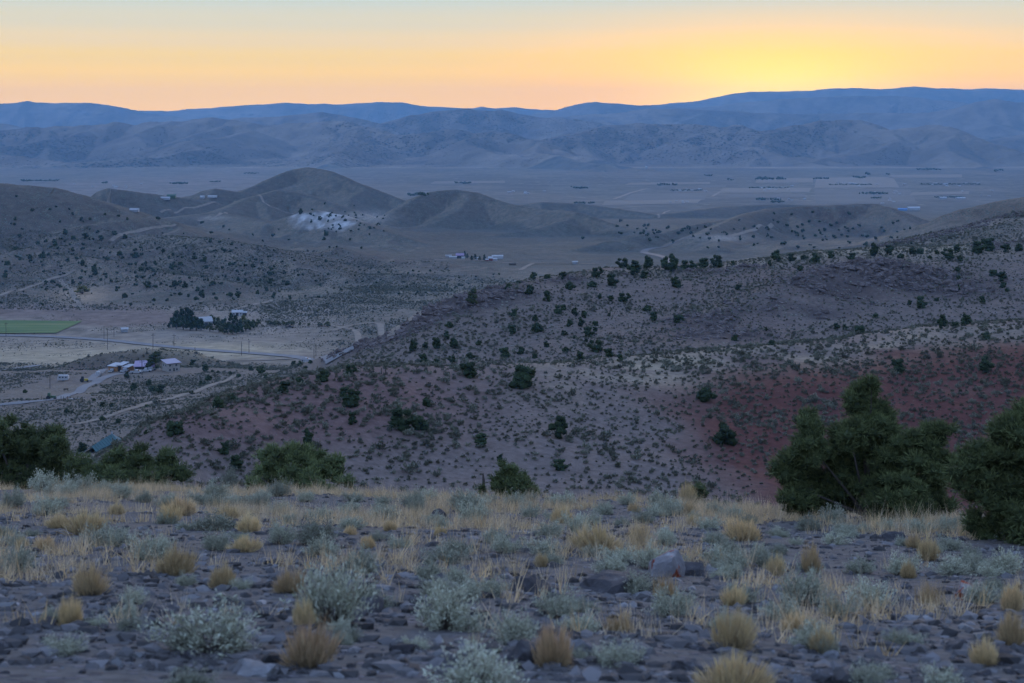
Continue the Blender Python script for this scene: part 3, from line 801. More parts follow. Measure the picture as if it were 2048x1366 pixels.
def foliage(soup, centers, radii, n_blade, core=.72, colour=(.05, .085, .036), tipcol=(.085, .125, .05), blen=.55, bwid=.17, up=.35, sub=1):
    """clumps of short needle sprays round dark knobbly cores"""
    IV, IF = (ICO1, ICO0)[sub == 0] if sub < 2 else ICO2
    colour, tipcol = np.array(colour), np.array(tipcol)
    for c, r in zip(centers, radii):
        g = rng.uniform(.75, 1.3)
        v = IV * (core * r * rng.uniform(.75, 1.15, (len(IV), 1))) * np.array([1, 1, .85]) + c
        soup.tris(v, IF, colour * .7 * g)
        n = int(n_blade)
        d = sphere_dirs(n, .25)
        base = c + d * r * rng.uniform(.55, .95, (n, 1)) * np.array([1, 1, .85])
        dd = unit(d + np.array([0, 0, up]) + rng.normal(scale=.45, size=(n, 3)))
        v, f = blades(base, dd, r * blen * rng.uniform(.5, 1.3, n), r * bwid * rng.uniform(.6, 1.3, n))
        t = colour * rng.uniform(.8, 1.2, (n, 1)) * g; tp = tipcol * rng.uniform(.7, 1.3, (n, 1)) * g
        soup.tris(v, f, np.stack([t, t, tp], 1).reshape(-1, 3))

def juniper_mesh(kind, clumps=26, n_blade=34):
    """unit juniper: about 1 wide, standing on z = 0"""
    s = Soup()
    H = [.85, 1.0, .7, 1.25, .95, .62, 1.1][kind % 7]
    C, R = [], []
    lean = rng.normal(scale=.08, size=2)
    lobes = [(rng.normal(scale=.17), rng.normal(scale=.17), rng.uniform(.45, .95)) for _ in range(3 + kind % 3)]
    for i in range(clumps):
        if i < clumps * .55:
            z = rng.uniform(.08, .95) ** 1.1; a = rng.uniform(0, 2 * math.pi)
            w = .36 * (1 - .55 * z) * (min(1, z * 4 + .55))
            rr = w * math.sqrt(rng.uniform(.25, 1))
            c = (math.cos(a) * rr + lean[0] * z, math.sin(a) * rr + lean[1] * z, z * H * .84)
        else:
            lx, ly, lz = lobes[i % len(lobes)]
            c = (lx * (1.1 - lz * .3) + rng.normal(scale=.09), ly * (1.1 - lz * .3) + rng.normal(scale=.09), lz * H * rng.uniform(.55, .92))
        C.append(c); R.append(rng.uniform(.15, .22) * (1.15 - .4 * c[2] / H))
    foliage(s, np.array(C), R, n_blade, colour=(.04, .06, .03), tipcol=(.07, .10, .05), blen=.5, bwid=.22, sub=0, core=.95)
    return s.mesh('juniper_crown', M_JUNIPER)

def trunk_mesh():
    s = []
    V, Fq = tube([(0, 0, -.12), (.02, .01, .12), (-.02, .02, .32), (.03, 0, .6)], [.055, .042, .03, .012], 5)
    allv, allf = [V], list(Fq); n = len(V)
    for k in range(3):
        a = k * 2.1 + .4
        V2, F2 = tube([(0, 0, .05 + .06 * k), (math.cos(a) * .14, math.sin(a) * .14, .22 + .05 * k), (math.cos(a) * .27, math.sin(a) * .27, .42)], [.026, .018, .006], 4)
        allf += [tuple(i + n for i in f) for f in F2]; allv.append(V2); n += len(V2)
    return finish_mesh('juniper_trunk', np.concatenate(allv), np.array(allf), 4, M_BARK, smooth=True)

def sage_mesh(n_twig=70, per=20, dark=0.0, spread=1.0, ll=.045, fine=1.0):
    """unit sagebrush: about 1 wide and .7 tall, twigs fanning from the root, small grey-green leaves"""
    s = Soup()
    a = rng.uniform(0, 2 * math.pi, n_twig); el = np.sqrt(rng.uniform(0.02, 1, n_twig)) * 1.28
    d = np.stack([np.sin(el) * np.cos(a), np.sin(el) * np.sin(a), np.cos(el) * 1.05], 1)
    lump = 1 + .22 * np.sin(3 * a + rng.uniform(0, 6)) + .15 * np.sin(5 * a + 2 * el)
    L = rng.uniform(.38, .58, n_twig) * (1 - .12 * el) * lump * spread
    V, f = blades(np.zeros((n_twig, 3)) + np.array([0, 0, -.03]), d, L * 1.05, np.full(n_twig, .016))
    s.tris(V, f, (.10, .085, .07))
    tn = np.repeat(np.arange(n_twig), per)
    u = rng.uniform(.42, 1.03, len(tn)) ** .8
    c = d[tn] * (L[tn] * u)[:, None] + rng.normal(scale=.028, size=(len(tn), 3))
    c[:, 2] += .012
    dd = unit(d[tn] * .6 + np.array([0, 0, .5]) + rng.normal(scale=.5, size=(len(tn), 3)))
    v = leaves(c, dd, ll * rng.uniform(.7, 1.5, len(tn)), ll * .38 * fine * rng.uniform(.7, 1.3, len(tn)))
    base = np.array([.385, .385, .285]) * (1 - .35 * dark)
    tint = base * rng.uniform(.65, 1.25, (len(tn), 1)) * (.75 + .4 * u[:, None]) + rng.normal(scale=.006, size=(len(tn), 3))
    s.quads(v, np.arange(len(v)), np.repeat(np.clip(tint, .02, .6), 4, 0))
    return s.mesh('sagebrush', M_SAGE)

def rabbit_mesh(n=900, orange=0.0):
    L1, L2, ph = rng.uniform(.1, .32), rng.uniform(.05, .2), rng.uniform(0, 6)
    """unit rabbitbrush: a dense broom of thin upright stems, brown below and straw yellow above"""
    s = Soup()
    a = rng.uniform(0, 2 * math.pi, n); q = np.sqrt(rng.uniform(0, 1, n))
    root = np.stack([np.cos(a) * q * .12, np.sin(a) * q * .12, np.full(n, -.03)], 1)
    lump = 1 + L1 * np.sin(2 * a + ph) + L2 * np.sin(5 * a + 2 * ph)
    top = np.stack([np.cos(a) * q * .5 * lump, np.sin(a) * q * .5 * lump, .72 * np.sqrt(np.clip(1 - (q * .86) ** 2, 0, 1)) * rng.uniform(.45, 1.15, n) * (1 + .22 * np.sin(3 * a + ph))], 1)
    top += rng.normal(scale=.035, size=(n, 3)) + np.array([.06, 0, 0]) * top[:, 2:3]
    mid = root * .45 + top * .55 + np.stack([np.cos(a) * .06 * q, np.sin(a) * .06 * q, np.zeros(n)], 1)
    lo = np.array([.34, .25, .14]); hi = np.array([.72, .54, .26]) * (1 - orange) + np.array([.68, .44, .25]) * orange
    d1 = mid - root; v, f = blades(mid, unit(-d1), np.linalg.norm(d1, axis=1), np.full(n, .012))
    s.tris(v, f, np.tile(np.stack([lo * 1.2, lo * 1.2, lo * .8]), (n, 1)))
    for k in range(3):
        b = mid + rng.normal(scale=.012, size=(n, 3)); d2 = top + rng.normal(scale=.025, size=(n, 3)) - b
        v, f = blades(b, unit(d2), np.linalg.norm(d2, axis=1), np.full(n, .011))
        g = rng.uniform(.7, 1.25, (n, 1))
        s.tris(v, f, np.stack([lo * 1.5 * g, lo * 1.5 * g, hi * g], 1).reshape(-1, 3))
    return s.mesh('rabbitbrush', M_RABBIT)

def rock_mesh(seed, flat=.6, sub=2, rough=.34):
    """angular stone about 1 across, sitting a little into the ground"""
    r = np.random.default_rng(seed)
    V, Fi = (ICO1, ICO2, ICO3)[sub - 1]
    V = V.copy()
    for _ in range(15):                             # chop facets
        d = unit(r.normal(size=3)); lim = r.uniform(.42, .8)
        t = V @ d; over = t > lim
        V[over] -= np.outer(t[over] - lim, d)
    V *= 1 + rough * fbm(V[:, 0] * 3 + seed, V[:, 1] * 3 + V[:, 2] * 2.3, 1.7, 3, seed)[:, None]
    V *= np.array([.62, .62 * r.uniform(.7, 1), .62 * flat])
    V[:, 2] += .3 * flat
    return V, Fi

def rock_mat(name, rgb, light, lichen=None):
    m, n, l, b = new_mat(name)
    tc = N(n, 'ShaderNodeTexCoord'); oi = N(n, 'ShaderNodeObjectInfo')
    no = N(n, 'ShaderNodeTexNoise'); no.inputs['Scale'].default_value = 3.2; no.inputs['Detail'].default_value = 8; no.inputs['Roughness'].default_value = .7
    ad = N(n, 'ShaderNodeVectorMath', operation='ADD')
    l.new(tc.outputs['Object'], ad.inputs[0]); l.new(oi.outputs['Location'], ad.inputs[1]); l.new(ad.outputs[0], no.inputs['Vector'])
    r = ramp(n, [(.38, (*rgb, 1)), (.55, (*[c * 1.25 for c in rgb], 1)), (.66, (*light, 1))])
    l.new(no.outputs[0], r.inputs[0])
    last = r.outputs[0]
    if lichen:
        n2 = N(n, 'ShaderNodeTexNoise'); n2.inputs['Scale'].default_value = 3.4; n2.inputs['Detail'].default_value = 3
        l.new(ad.outputs[0], n2.inputs['Vector'])
        mr = N(n, 'ShaderNodeMapRange'); mr.inputs[1].default_value = .53; mr.inputs[2].default_value = .57
        l.new(n2.outputs[0], mr.inputs[0])
        mx = N(n, 'ShaderNodeMix', data_type='RGBA'); l.new(mr.outputs[0], mx.inputs[0]); l.new(last, mx.inputs[6]); mx.inputs[7].default_value = (*lichen, 1)
        last = mx.outputs[2]
    l.new(last, b.inputs['Base Color'])
    bp = N(n, 'ShaderNodeBump'); bp.inputs['Strength'].default_value = .8; bp.inputs['Distance'].default_value = .06
    l.new(no.outputs[0], bp.inputs['Height']); l.new(bp.outputs[0], b.inputs['Normal'])
    return m
M_ROCK = rock_mat('grey_rock', (.085, .08, .083), (.24, .24, .25))
M_ROCKD = rock_mat('dark_rock', (.055, .052, .056), (.14, .135, .135))
M_ROCKP = rock_mat('pale_rock', (.17, .168, .172), (.34, .34, .35))
M_ROCKL = rock_mat('lichen_rock', (.17, .16, .165), (.34, .33, .33), (.24, .05, .025))
M_ROCKB = rock_mat('brown_rock', (.095, .075, .07), (.21, .175, .16))

def at_ground(px, py, sink=0.0):
    x, y, z = hit(px, py)
    return (x, y, z - sink), y / F          # place, metres per pixel of the photograph there

def empty(name, loc, rz=0.0, scale=None, **props):
    return add(name, None, loc=loc, rz=rz, scale=scale, **props)

# ------------------------------------------------------------------ junipers
JM = [juniper_mesh(k) for k in range(7)]
TM = trunk_mesh()
N_JUNIPER = 0
JUNIPERS = []
def juniper(px, py, w, label, group, hf=None, kind=None):
    """a juniper standing where the photograph shows its foot, w pixels wide"""
    loc, mpp = at_ground(px, py, .05)
    W = w * mpp * 1.04
    k = random.randrange(7) if kind is None else kind
    h = hf or random.uniform(.85, 1.15)
    t = empty('juniper_tree', loc, random.uniform(0, 6.28), (W, W, W * h), label=label, category='tree', group=group)
    add('trunk', TM, t); add('crown', JM[k], t)
    JUNIPERS.append((loc[0], loc[1]))
    return t

G_NEAR = 'junipers on the near reddish hillside'
for (px, py, w), lab, k in [
    ((1045, 775, 60), 'broad round juniper just below the crest of the reddish hillside', 0),
    ((938, 754, 36), 'bushy juniper poking above the hillside crest near the broad round juniper', 4),
    ((645, 762, 32), 'round juniper on the hillside crest towards the farmyard', 0),
    ((804, 858, 50), 'larger dark juniper of a joined pair on reddish soil', 1),
    ((840, 858, 42), 'smaller dark juniper of a joined pair on reddish soil', 2),
    ((1112, 874, 42), 'pale grey green juniper standing alone on the grey hillside', 3),
    ((963, 892, 33), 'small rounded dark juniper low on the grey hillside', 4),
    ((1122, 940, 28), 'small pale juniper above the grassy rim, behind the pointed juniper', 1),
    ((1411, 801, 40), 'dark juniper where grey soil turns red', 2),
    ((1450, 888, 56), 'wide dark juniper on the red soil left of the big foreground juniper', 0),
    ((1608, 850, 36), 'dark juniper on red soil partly behind the big foreground juniper', 1),
    ((1797, 746, 28), 'small rounded juniper high on the red soil', 4),
    ((1977, 746, 32), 'ragged juniper high on the red soil near the hillside crest', 3),
    ((1973, 679, 22), 'small dark juniper at the crest of the red soil', 0),
    ((350, 868, 46), 'dark spreading juniper at the lower end of the reddish hillside', 5),
    ((437, 815, 32), 'larger of two neighbouring junipers on the lower crest', 0),
    ((463, 803, 26), 'smaller of two neighbouring junipers on the lower crest', 2),
    ((618, 890, 26), 'narrow upright juniper beside the wooden posts', 3)]:
    juniper(px, py, w, lab, G_NEAR, kind=k, hf=1.2 if 'narrow' in lab else (.95 if w > 40 else None))
for px, py, w in [(568, 786, 26), (853, 812, 22), (702, 812, 42), (688, 795, 24), (705, 848, 24), (448, 908, 26), (475, 935, 32), (1000, 928, 16), (600, 765, 18), (1240, 722, 16), (700, 749, 20)]:
    juniper(px, py, w, 'small dark juniper among sagebrush on the reddish hillside', G_NEAR)

RIDGE = [(1037,567,12),(1066,560,16),(1096,557,16),(1128,559,18),(1017,579,18),(1059,588,22),(1094,602,20),(1140,579,22),(1184,574,22),(1192,554,20),(1225,571,24),(1247,536,22),(1264,549,30),(1288,557,18),(1295,538,22),(1329,541,22),(1348,543,28),(1027,632,18),(1070,641,16),(1075,663,28),(1025,667,20),(1116,627,18),(1128,620,12),(1150,632,14),(1167,636,16),(1164,653,18),(1190,651,16),(1178,673,22),(1190,663,12),(1194,704,26),(1160,720,22),(1218,714,20),(1131,704,16),(1093,694,14),(1138,653,14),(1128,670,12),(1150,677,10),(1172,684,10),(1010,716,24),(1042,708,18),(1070,716,14),(940,718,20),(957,690,14),(907,697,24),(872,697,22),(850,697,16),(827,702,20),(847,726,20),(871,731,16),(905,725,14),(893,679,14),(899,655,16),(1246,603,22),(1294,622,20),(1308,641,18),(1358,644,26),(1223,603,14),(1199,598,12),(1218,632,8),(1352,574,24),(1553,524,22),(1630,526,24),(1702,519,18),(1750,512,22),(1776,510,22),(1801,516,16),(1826,508,20),(1840,507,20),(1898,517,22),(1915,506,18),(1958,506,28),(1977,502,30),(2014,505,22),(2038,502,20),(1599,544,14),(1476,580,14),(1408,536,26),(1432,535,26),(1372,540,24),(1386,538,20),(1987,551,20),(2006,564,22),(2006,575,16),(1914,544,14),(1920,522,14),(1903,522,16),(1917,561,12),(1917,582,12),(1965,606,14),(2014,583,10),(1843,616,24),(1819,609,12),(1873,602,12),(1751,635,14),(1674,660,18),(1720,667,28),(1691,660,12),(1469,681,16),(1543,690,16),(1881,656,22),(1929,651,24),(1912,653,18),(1534,662,8),(1860,517,10),(1874,508,12),(1662,516,14),(1608,519,16),(1584,522,18),(1539,532,10),(1509,529,10),(1466,530,10)]
for px, py, w in RIDGE:
    lab = ('low dark juniper on the skyline crest of the rocky ridge' if py < np.interp(px, [1000, 1250, 1700, 2048], [585, 552, 528, 512]) else
           ('dark juniper on the face of the rocky ridge near the dark rock spur' if px > 1380 else ('dark juniper low on the ridge face above the reddish hillside' if py > 670 else 'dark juniper midway up the open face of the rocky ridge')))
    juniper(px, py, w, ('larger ' if w > 20 else 'small ') + lab, 'junipers on the rocky ridge')
LOWER = [(502,741,12),(523,746,16),(588,733,14),(600,731,12),(621,727,10),(612,737,8),(461,749,10),(477,754,12),(532,759,12),(417,761,16),(403,771,12),(297,771,14),(307,783,20),(321,786,18),(265,781,16),(251,786,6),(255,757,12),(204,814,12),(222,814,10),(188,802,8),(133,826,12),(145,826,8),(205,841,14),(236,846,14),(337,832,10),(294,814,10),(384,788,8),(50,786,10),(410,743,16),(425,744,8),(436,746,8),(385,732,14),(412,733,8),(292,867,12),(164,904,22),(109,872,14)]
for px, py, w in LOWER:
    juniper(px, py, w, 'small juniper on the sage slope below the farmyard house', 'junipers below the farmyard')
VAL = [(130,470,13),(147,478,11),(40,475,9),(30,500,9),(75,490,10),(110,492,12),(172,478,14),(203,482,13),(250,478,13),(60,520,12),(14,530,14),(10,555,13),(40,520,8),(85,516,16),(165,525,10),(188,545,14),(165,532,10),(190,550,14),(120,575,8),(146,567,9),(283,542,13),(343,540,14),(360,530,12),(388,518,11),(408,523,11),(240,510,13),(270,515,14),(215,520,10),(290,530,8),(310,530,8),(346,512,8),(325,505,9),(450,505,9),(460,530,9),(507,535,9),(540,550,12),(540,567,12),(575,570,12),(295,575,14),(478,562,9),(490,565,8),(405,555,9),(425,568,11),(350,572,16),(370,575,14),(395,582,10),(460,592,14),(475,595,14),(405,596,14),(392,600,12),(250,595,13),(308,602,9),(262,612,8),(515,588,10),(533,582,9),(548,592,9),(580,598,8),(360,590,9),(377,594,8),(312,575,9),(640,572,7),(683,580,7),(100,420,7),(64,422,7),(120,445,6),(210,430,6),(255,440,6),(230,470,10),(180,440,6),(30,440,7),(145,430,6),(640,440,9),(660,432,8),(690,442,8),(652,470,12),(648,480,9),(600,428,10),(740,458,6),(700,480,6)]
for px, py, w in VAL:
    juniper(px, py, w, 'dark juniper beside the pale rock outcrop' if px > 595 and py < 490 else ('dark juniper high on the bare round hill across the valley' if py < 450 else 'dark juniper on the lower valley hills behind the green field'), 'junipers scattered over the valley hills')

def juniper_masses():
    """the far junipers nobody can count: simple crowns joined into one mesh"""
    s = Soup(); IV, IF = ICO0
    def put(px, py, w):
        x, y, z = hit(px, py)
        if y < 600 or y > 4200: return
        W = w * y / F
        for k in range(3):
            c = np.array([x, y, z]) + np.array([rng.normal() * .22, rng.normal() * .22, rng.uniform(.25, .6)]) * W
            s.tris(IV * W * .36 * rng.uniform(.6, 1.2, (12, 1)) + c, IF, np.array([.036, .054, .032]) * rng.uniform(.7, 1.3))
    n = 0
    while n < 330:
        px, py = rng.uniform(-20, 780), rng.uniform(380, 612)
        d = math.exp(-((px - 260) / 260) ** 2 - ((py - 540) / 55) ** 2) + .12
        if py < 375 + px * .13 + 10 or rng.uniform() > d: continue
        put(px, py, rng.uniform(3, 8.5)); n += 1
    for _ in range(95):
        put(1640 + rng.normal() * 110, 470 + rng.normal() * 22, rng.uniform(4, 9))
    for _ in range(40):
        put(1330 + rng.normal() * 60, 468 + rng.normal() * 10, rng.uniform(4, 9))
    for _ in range(50):
        put(rng.uniform(620, 780), 440 + rng.normal() * 14, rng.uniform(3, 6))
    for _ in range(60):
        put(rng.uniform(700, 1000), rng.uniform(540, 590), rng.uniform(3, 7))
    o = add('far_juniper_scatter', s.mesh('far_juniper_scatter', M_JUNIPER), kind='stuff', label='tiny dark junipers peppered over the far valley hills')
juniper_masses()

# big foreground junipers: crowns built lobe by lobe
def big_juniper(label, base, D, lobes, clump, n_blade, green=1.0, depth=.8, seed=1):
    r = np.random.default_rng(seed)
    bx = (base - CX) / F * D; bz = float(ground(bx, D))
    t = empty('juniper_tree', (bx, D, bz), label=label, category='tree', group='large junipers around the knoll')
    mpp = D / F
    s = Soup(); C, R = [], []
    L = []
    for px, py, rp in lobes:
        c = np.array([(px - CX) * mpp - bx, r.normal() * rp * mpp * depth, zpix(py, D) - bz]); L.append((c, rp * mpp))
        n = max(3, int((rp * mpp / clump) ** 2 * 4.4))
        d = r.normal(size=(n, 3)); d /= np.linalg.norm(d, axis=1)[:, None]
        pos = c + d * (rp * mpp * (r.uniform(.1, 1, (n, 1)) ** .5) * .92) * np.array([1, 1.15, 1])
        C += list(pos); R += list(clump * r.uniform(.65, 1.25, n))
    C = np.array(C); R = np.array(R)
    keep = C[:, 2] > .02
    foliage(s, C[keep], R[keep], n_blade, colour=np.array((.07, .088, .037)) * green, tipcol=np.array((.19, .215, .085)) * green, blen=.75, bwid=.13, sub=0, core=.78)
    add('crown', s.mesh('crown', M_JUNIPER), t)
    # trunk and limbs
    rb = max(.05, np.mean([q for _, q in L]) * .2)
    V, Fq = tube([(0, 0, -.3), (.05 * rb, 0, .1), (.3 * rb, .2 * rb, .5), (0, 0, max(.7, .55 * max(c[2] for c, _ in L)))], [rb * 1.3, rb, rb * .8, rb * .35], 7)
    add('trunk', finish_mesh('trunk', V, Fq, 4, M_BARK, smooth=True), t)
    for c, q in L[::2]:
        m = c * .45 + np.array([0, 0, .1]); 
        V, Fq = tube([(0, 0, .05), m, c + np.array([0, 0, q * .4])], [rb * .55, rb * .38, rb * .1], 5)
        add('limb', finish_mesh('limb', V, Fq, 4, M_BARK, smooth=True), t)
    return t
big_juniper('large bushy juniper with several peaks on the grassy knoll rim', 1735, 27.0,
    [(1735, 800, 32), (1742, 850, 52), (1685, 862, 38), (1618, 850, 26), (1608, 895, 42), (1575, 940, 34), (1585, 985, 40), (1655, 955, 66), (1740, 930, 78), (1808, 895, 50),
     (1862, 885, 34), (1872, 930, 38), (1850, 985, 50), (1780, 990, 68), (1690, 1008, 56), (1608, 1015, 26), (1884, 858, 18), (1708, 806, 22), (1772, 830, 26), (1744, 780, 14), (1741, 766, 8), (1612, 832, 12), (1722, 790, 12), (1890, 1010, 20)], .14, 120, 1.0, .8, 3)
big_juniper('large dense juniper leaning over the slope beside the bushy many-peaked juniper', 2060, 22.0,
    [(2040, 836, 36), (2000, 872, 42), (1962, 930, 46), (1930, 950, 28), (2030, 940, 70), (1990, 995, 58), (2045, 1040, 66), (1972, 1058, 34), (2000, 1085, 24), (2070, 890, 66), (2110, 960, 90), (2100, 1050, 70)], .13, 110, .9, .8, 4)
big_juniper('small pointed yellowish juniper on the knoll rim behind a sagebrush', 1025, 43.0,
    [(1010, 930, 10), (1014, 950, 20), (1002, 972, 20), (1046, 962, 18), (1066, 978, 11), (1030, 982, 24), (1020, 1000, 26), (1052, 992, 18), (1025, 945, 12), (995, 985, 14), (1036, 965, 20), (1018, 965, 24), (1060, 988, 16)], .13, 70, .8, .8, 5)
big_juniper('tiny dead-topped juniper seedling beside the small pointed juniper', 966, 43.0, [(966, 972, 6), (965, 985, 9), (966, 998, 9)], .1, 40, 1.0, .8, 15)
big_juniper('low flat-topped juniper spreading below the knoll rim', 600, 58.0,
    [(540, 940, 34), (575, 930, 36), (620, 934, 36), (655, 952, 28), (515, 962, 26), (600, 965, 46), (688, 968, 11), (560, 985, 40), (640, 985, 40)], .26, 80, 1.0, 1.0, 6)
big_juniper('wide dark juniper below the knoll rim, in front of the green roof', 250, 62.0,
    [(188, 936, 24), (226, 926, 26), (282, 920, 30), (325, 936, 30), (362, 950, 16), (150, 942, 26), (255, 950, 40), (200, 965, 34), (320, 965, 36)], .27, 80, .95, 1.0, 7)
big_juniper('tall dense juniper beside the wide dark juniper below the knoll rim', 55, 68.0,
    [(8, 862, 36), (42, 884, 40), (88, 878, 24), (112, 892, 30), (0, 915, 46), (62, 922, 46), (118, 925, 32), (20, 846, 12), (-40, 880, 60), (-60, 930, 60), (30, 955, 50), (100, 960, 40)], .28, 80, .9, 1.0, 8)
big_juniper('small dark juniper peeping over the knoll rim on red soil', 1393, 60.0, [(1396, 975, 14), (1385, 988, 14), (1404, 992, 12), (1392, 1004, 16)], .18, 60, .8, .9, 9)

# ------------------------------------------------------------------ foreground shrubs
SG = [sage_mesh(110 + 8 * k, 26, dark=(0, .1, .25, 0, .6, .85)[k], spread=1.0) for k in range(6)]
SGF = [sage_mesh(26, 6, dark=(2.05, 1.85, 1.5)[k], ll=.16, fine=1.6) for k in range(3)]
RB = [rabbit_mesh(480, o) for o in (0, .15, .4, 1.0, 0, .3, .6)]

CLEAR = []
def shrub(name, me, px, py, w, h, label, group, cat, aspect=.7):
    loc, mpp = at_ground(px, py, .0)
    W, H = w * mpp * 1.06, h * mpp / aspect
    CLEAR.append((loc[0], loc[1] + W * .1, W * .5))
    return add(name, me, loc=(loc[0], loc[1] + W * .3, float(ground(loc[0], loc[1] + W * .3)) - .015), rz=random.uniform(0, 6.28), scale=(W, W, H),
               label=label, category=cat, group=group)

def sage_any(px, py, w, h):
    k = random.randrange(6)
    look = 'dark twiggy sagebrush' if k >= 4 else 'pale grey green sagebrush'
    rim = np.interp(px, KPX, 250 + F * (ZC + .2 * KD[:, 0]) / KD[:, 0])
    where = 'half hidden in straw grass along the knoll rim' if py < rim + 40 else ('among stones and straw midway up the slope' if py < rim + 150 else 'on the open gravel low on the slope')
    size = 'small ' if w < 52 else ''
    shrub('sagebrush', SG[k], px, py, w, h, size + look + ' ' + where, 'sagebrush on the stony slope', 'shrub')
SAGE = [(403,1315,240,115,0,'large pale sagebrush beside the big flat pale rock'),(660,1255,180,175,1,'tall pale sagebrush, the largest on the stony slope'),(890,1262,150,115,0,'dense rounded sagebrush next to the tallest pale sagebrush'),
 (950,1395,230,110,0,'pale sagebrush in front of a dark boulder'),(933,1026,78,56,2,'big round sagebrush on the rim beside the pointed juniper'),(1613,1215,110,105,1,'tall sagebrush with rabbitbrush in it on the gravel'),
 (1750,1218,120,70,0,'wide low sagebrush beside the tall straw grass tuft'),(1457,1125,70,55,4,'dark twiggy sagebrush beside a paler one below the big juniper'),(1519,1132,62,56,0,'pale sagebrush next to the dark twiggy one below the big juniper'),
 (1912,1152,96,46,0,'low pale sagebrush under the dense leaning juniper'),(458,980,36,48,4,'upright dark sagebrush on the rim by the flat-topped juniper'),(885,1130,110,42,4,'sprawling dark sagebrush with bare twigs')]
for px, py, w, h, k, lab in SAGE:
    shrub('sagebrush', SG[k], px, py, w, h, lab, 'sagebrush on the stony slope', 'shrub')
for px, py, w, h in [(560,1090,70,60),(420,1062,100,45),(200,1092,100,50),(300,1122,100,70),(80,984,70,50),(147,987,80,50),(240,997,55,38),(294,978,60,42),(625,1092,92,70),(20,1018,60,50),(30,1148,90,70),(34,955,70,50),(370,1385,110,60),(1010,1108,76,46),(1290,1048,56,36),(1336,1032,72,40),(988,1088,60,40),(1244,1127,82,40),(1333,1092,50,40),(796,1097,62,32),(765,1045,82,42),(834,1025,38,40),(2025,1148,80,60),(1697,1076,52,30),(1621,1062,62,36),(1843,1066,72,36),(1905,1102,64,40),(1362,1028,42,34),(1100,1075,70,40),(1180,1050,60,34),(700,1060,60,36),(640,1040,60,36),(560,1030,56,34),(390,1010,60,34),(700,1025,50,30),(1060,1035,50,32),(1420,1060,60,34),(1560,1075,50,30),(1430,1090,60,36),(2000,1080,60,40),(1210,1030,44,28),(520,1012,50,30),(330,1015,50,30),(110,1020,56,36),(1780,1060,44,28),(720,1150,90,70),(1500,1048,44,26),(1245,1052,40,24),(455,1210,50,26),(1100,1130,60,34),(1900,1066,60,36)]:
    sage_any(px, py, w, h)

for i in range(150):                       # the rest of the sage, thickest along the rim
    px = rng.uniform(-20, 2068); u = rng.uniform(0, 1) ** 1.9
    py = np.interp(px, KPX, 250 + F * (ZC + .2 * KD[:, 0]) / KD[:, 0]) + 4 + 330 * u
    w = rng.uniform(30, 62) * (1 + 1.0 * u)
    sage_any(px, py, w, w * rng.uniform(.5, .8))
RAB = [(345,1152,82,62,1,'rounded golden rabbitbrush standing alone on bare gravel'),(443,1177,64,50,1,'small golden rabbitbrush beside the rounded one on gravel'),(175,1192,72,66,2,'brownish rabbitbrush above another at the bare gravel patch'),
 (135,1252,62,58,0,'olive rabbitbrush below the brownish one at the bare gravel patch'),(1195,1107,94,54,0,'wide bright yellow rabbitbrush behind the red spotted rock'),(1108,1335,95,85,3,'orange tan rabbitbrush beside a dark boulder'),
 (612,1338,112,92,3,'large tan rabbitbrush between the pale flat rock and pale sagebrush'),(1470,1302,102,78,0,'tall olive rabbitbrush on gravel'),(1475,1395,150,80,0,'wide olive rabbitbrush below the tall olive one'),(1083,1134,34,28,0,'tiny yellow rabbitbrush against the red spotted rock')]
for px, py, w, h, k, lab in RAB:
    shrub('rabbitbrush', RB[k], px, py, w, h, lab, 'rabbitbrush on the stony slope', 'shrub')
EXTRA = 0
for px, py, w, h in [(355,1032,76,40),(335,1047,62,36),(165,1070,86,50),(110,1057,52,30),(485,1105,66,32),(85,1100,52,30),(40,1097,32,22),(495,1065,62,36),(455,1040,46,30),(575,1187,62,52),(605,1257,56,60),(735,1097,36,28),(1125,1047,52,36),(1280,1092,52,46),(1470,1212,58,42),(1600,1267,72,48),(1650,1307,68,52),(1670,1237,50,40),(1820,1157,38,36),(1862,1122,56,46),(1555,1152,42,42),(1625,1147,46,60),(1975,1332,68,52),(2030,1292,66,70),(2030,1222,54,60),(1830,1097,38,30),(1388,1052,30,26),(1490,1082,92,46),(230,1030,40,24),(780,1062,34,22),(880,1072,34,22),(700,1070,30,20),(1380,1030,30,26),(1270,1025,28,20)]:
    shrub('rabbitbrush', random.choice(RB[:3] + RB[4:]), px, py, w, h, 'straw yellow rabbitbrush on the stony slope', 'rabbitbrush on the stony slope', 'shrub')
shrub('green_shrub', RB[0], 1375, 1010, 38, 44, 'yellow green broom-like shrub at the rim by the small dark juniper', 'rim shrubs', 'shrub')

# ------------------------------------------------------------------ rocks
ROCKS = []
for k in range(8):
    v, f = rock_mesh(100 + k, flat=(.5, .65, .4, .8, .3, .55, .7, .35)[k], sub=2)
    ROCKS.append((v, f))
_rock_cache = {}
def rock(px, py, w, h, k, mat, label, group, rz=None):
    loc, mpp = at_ground(px, py, 0)
    key = (k, mat.name)
    if key not in _rock_cache:
        _rock_cache[key] = finish_mesh('rock', ROCKS[k][0], ROCKS[k][1], 3, mat, smooth=False)
    W = w * mpp
    if w > 40: CLEAR.append((loc[0], loc[1] - W * .1, W * .62))
    hh = h * mpp / (ROCKS[k][0][:, 2].max())
    y = loc[1] + W * .3
    return add('rock', _rock_cache[key], loc=(loc[0], y, float(ground(loc[0], y)) - hh * .16), rz=random.uniform(0, 6.28) if rz is None else rz, scale=(W, W, hh * 1.15),
               label=label, category='rock', group=group)
G_R = 'rocks on the stony slope'
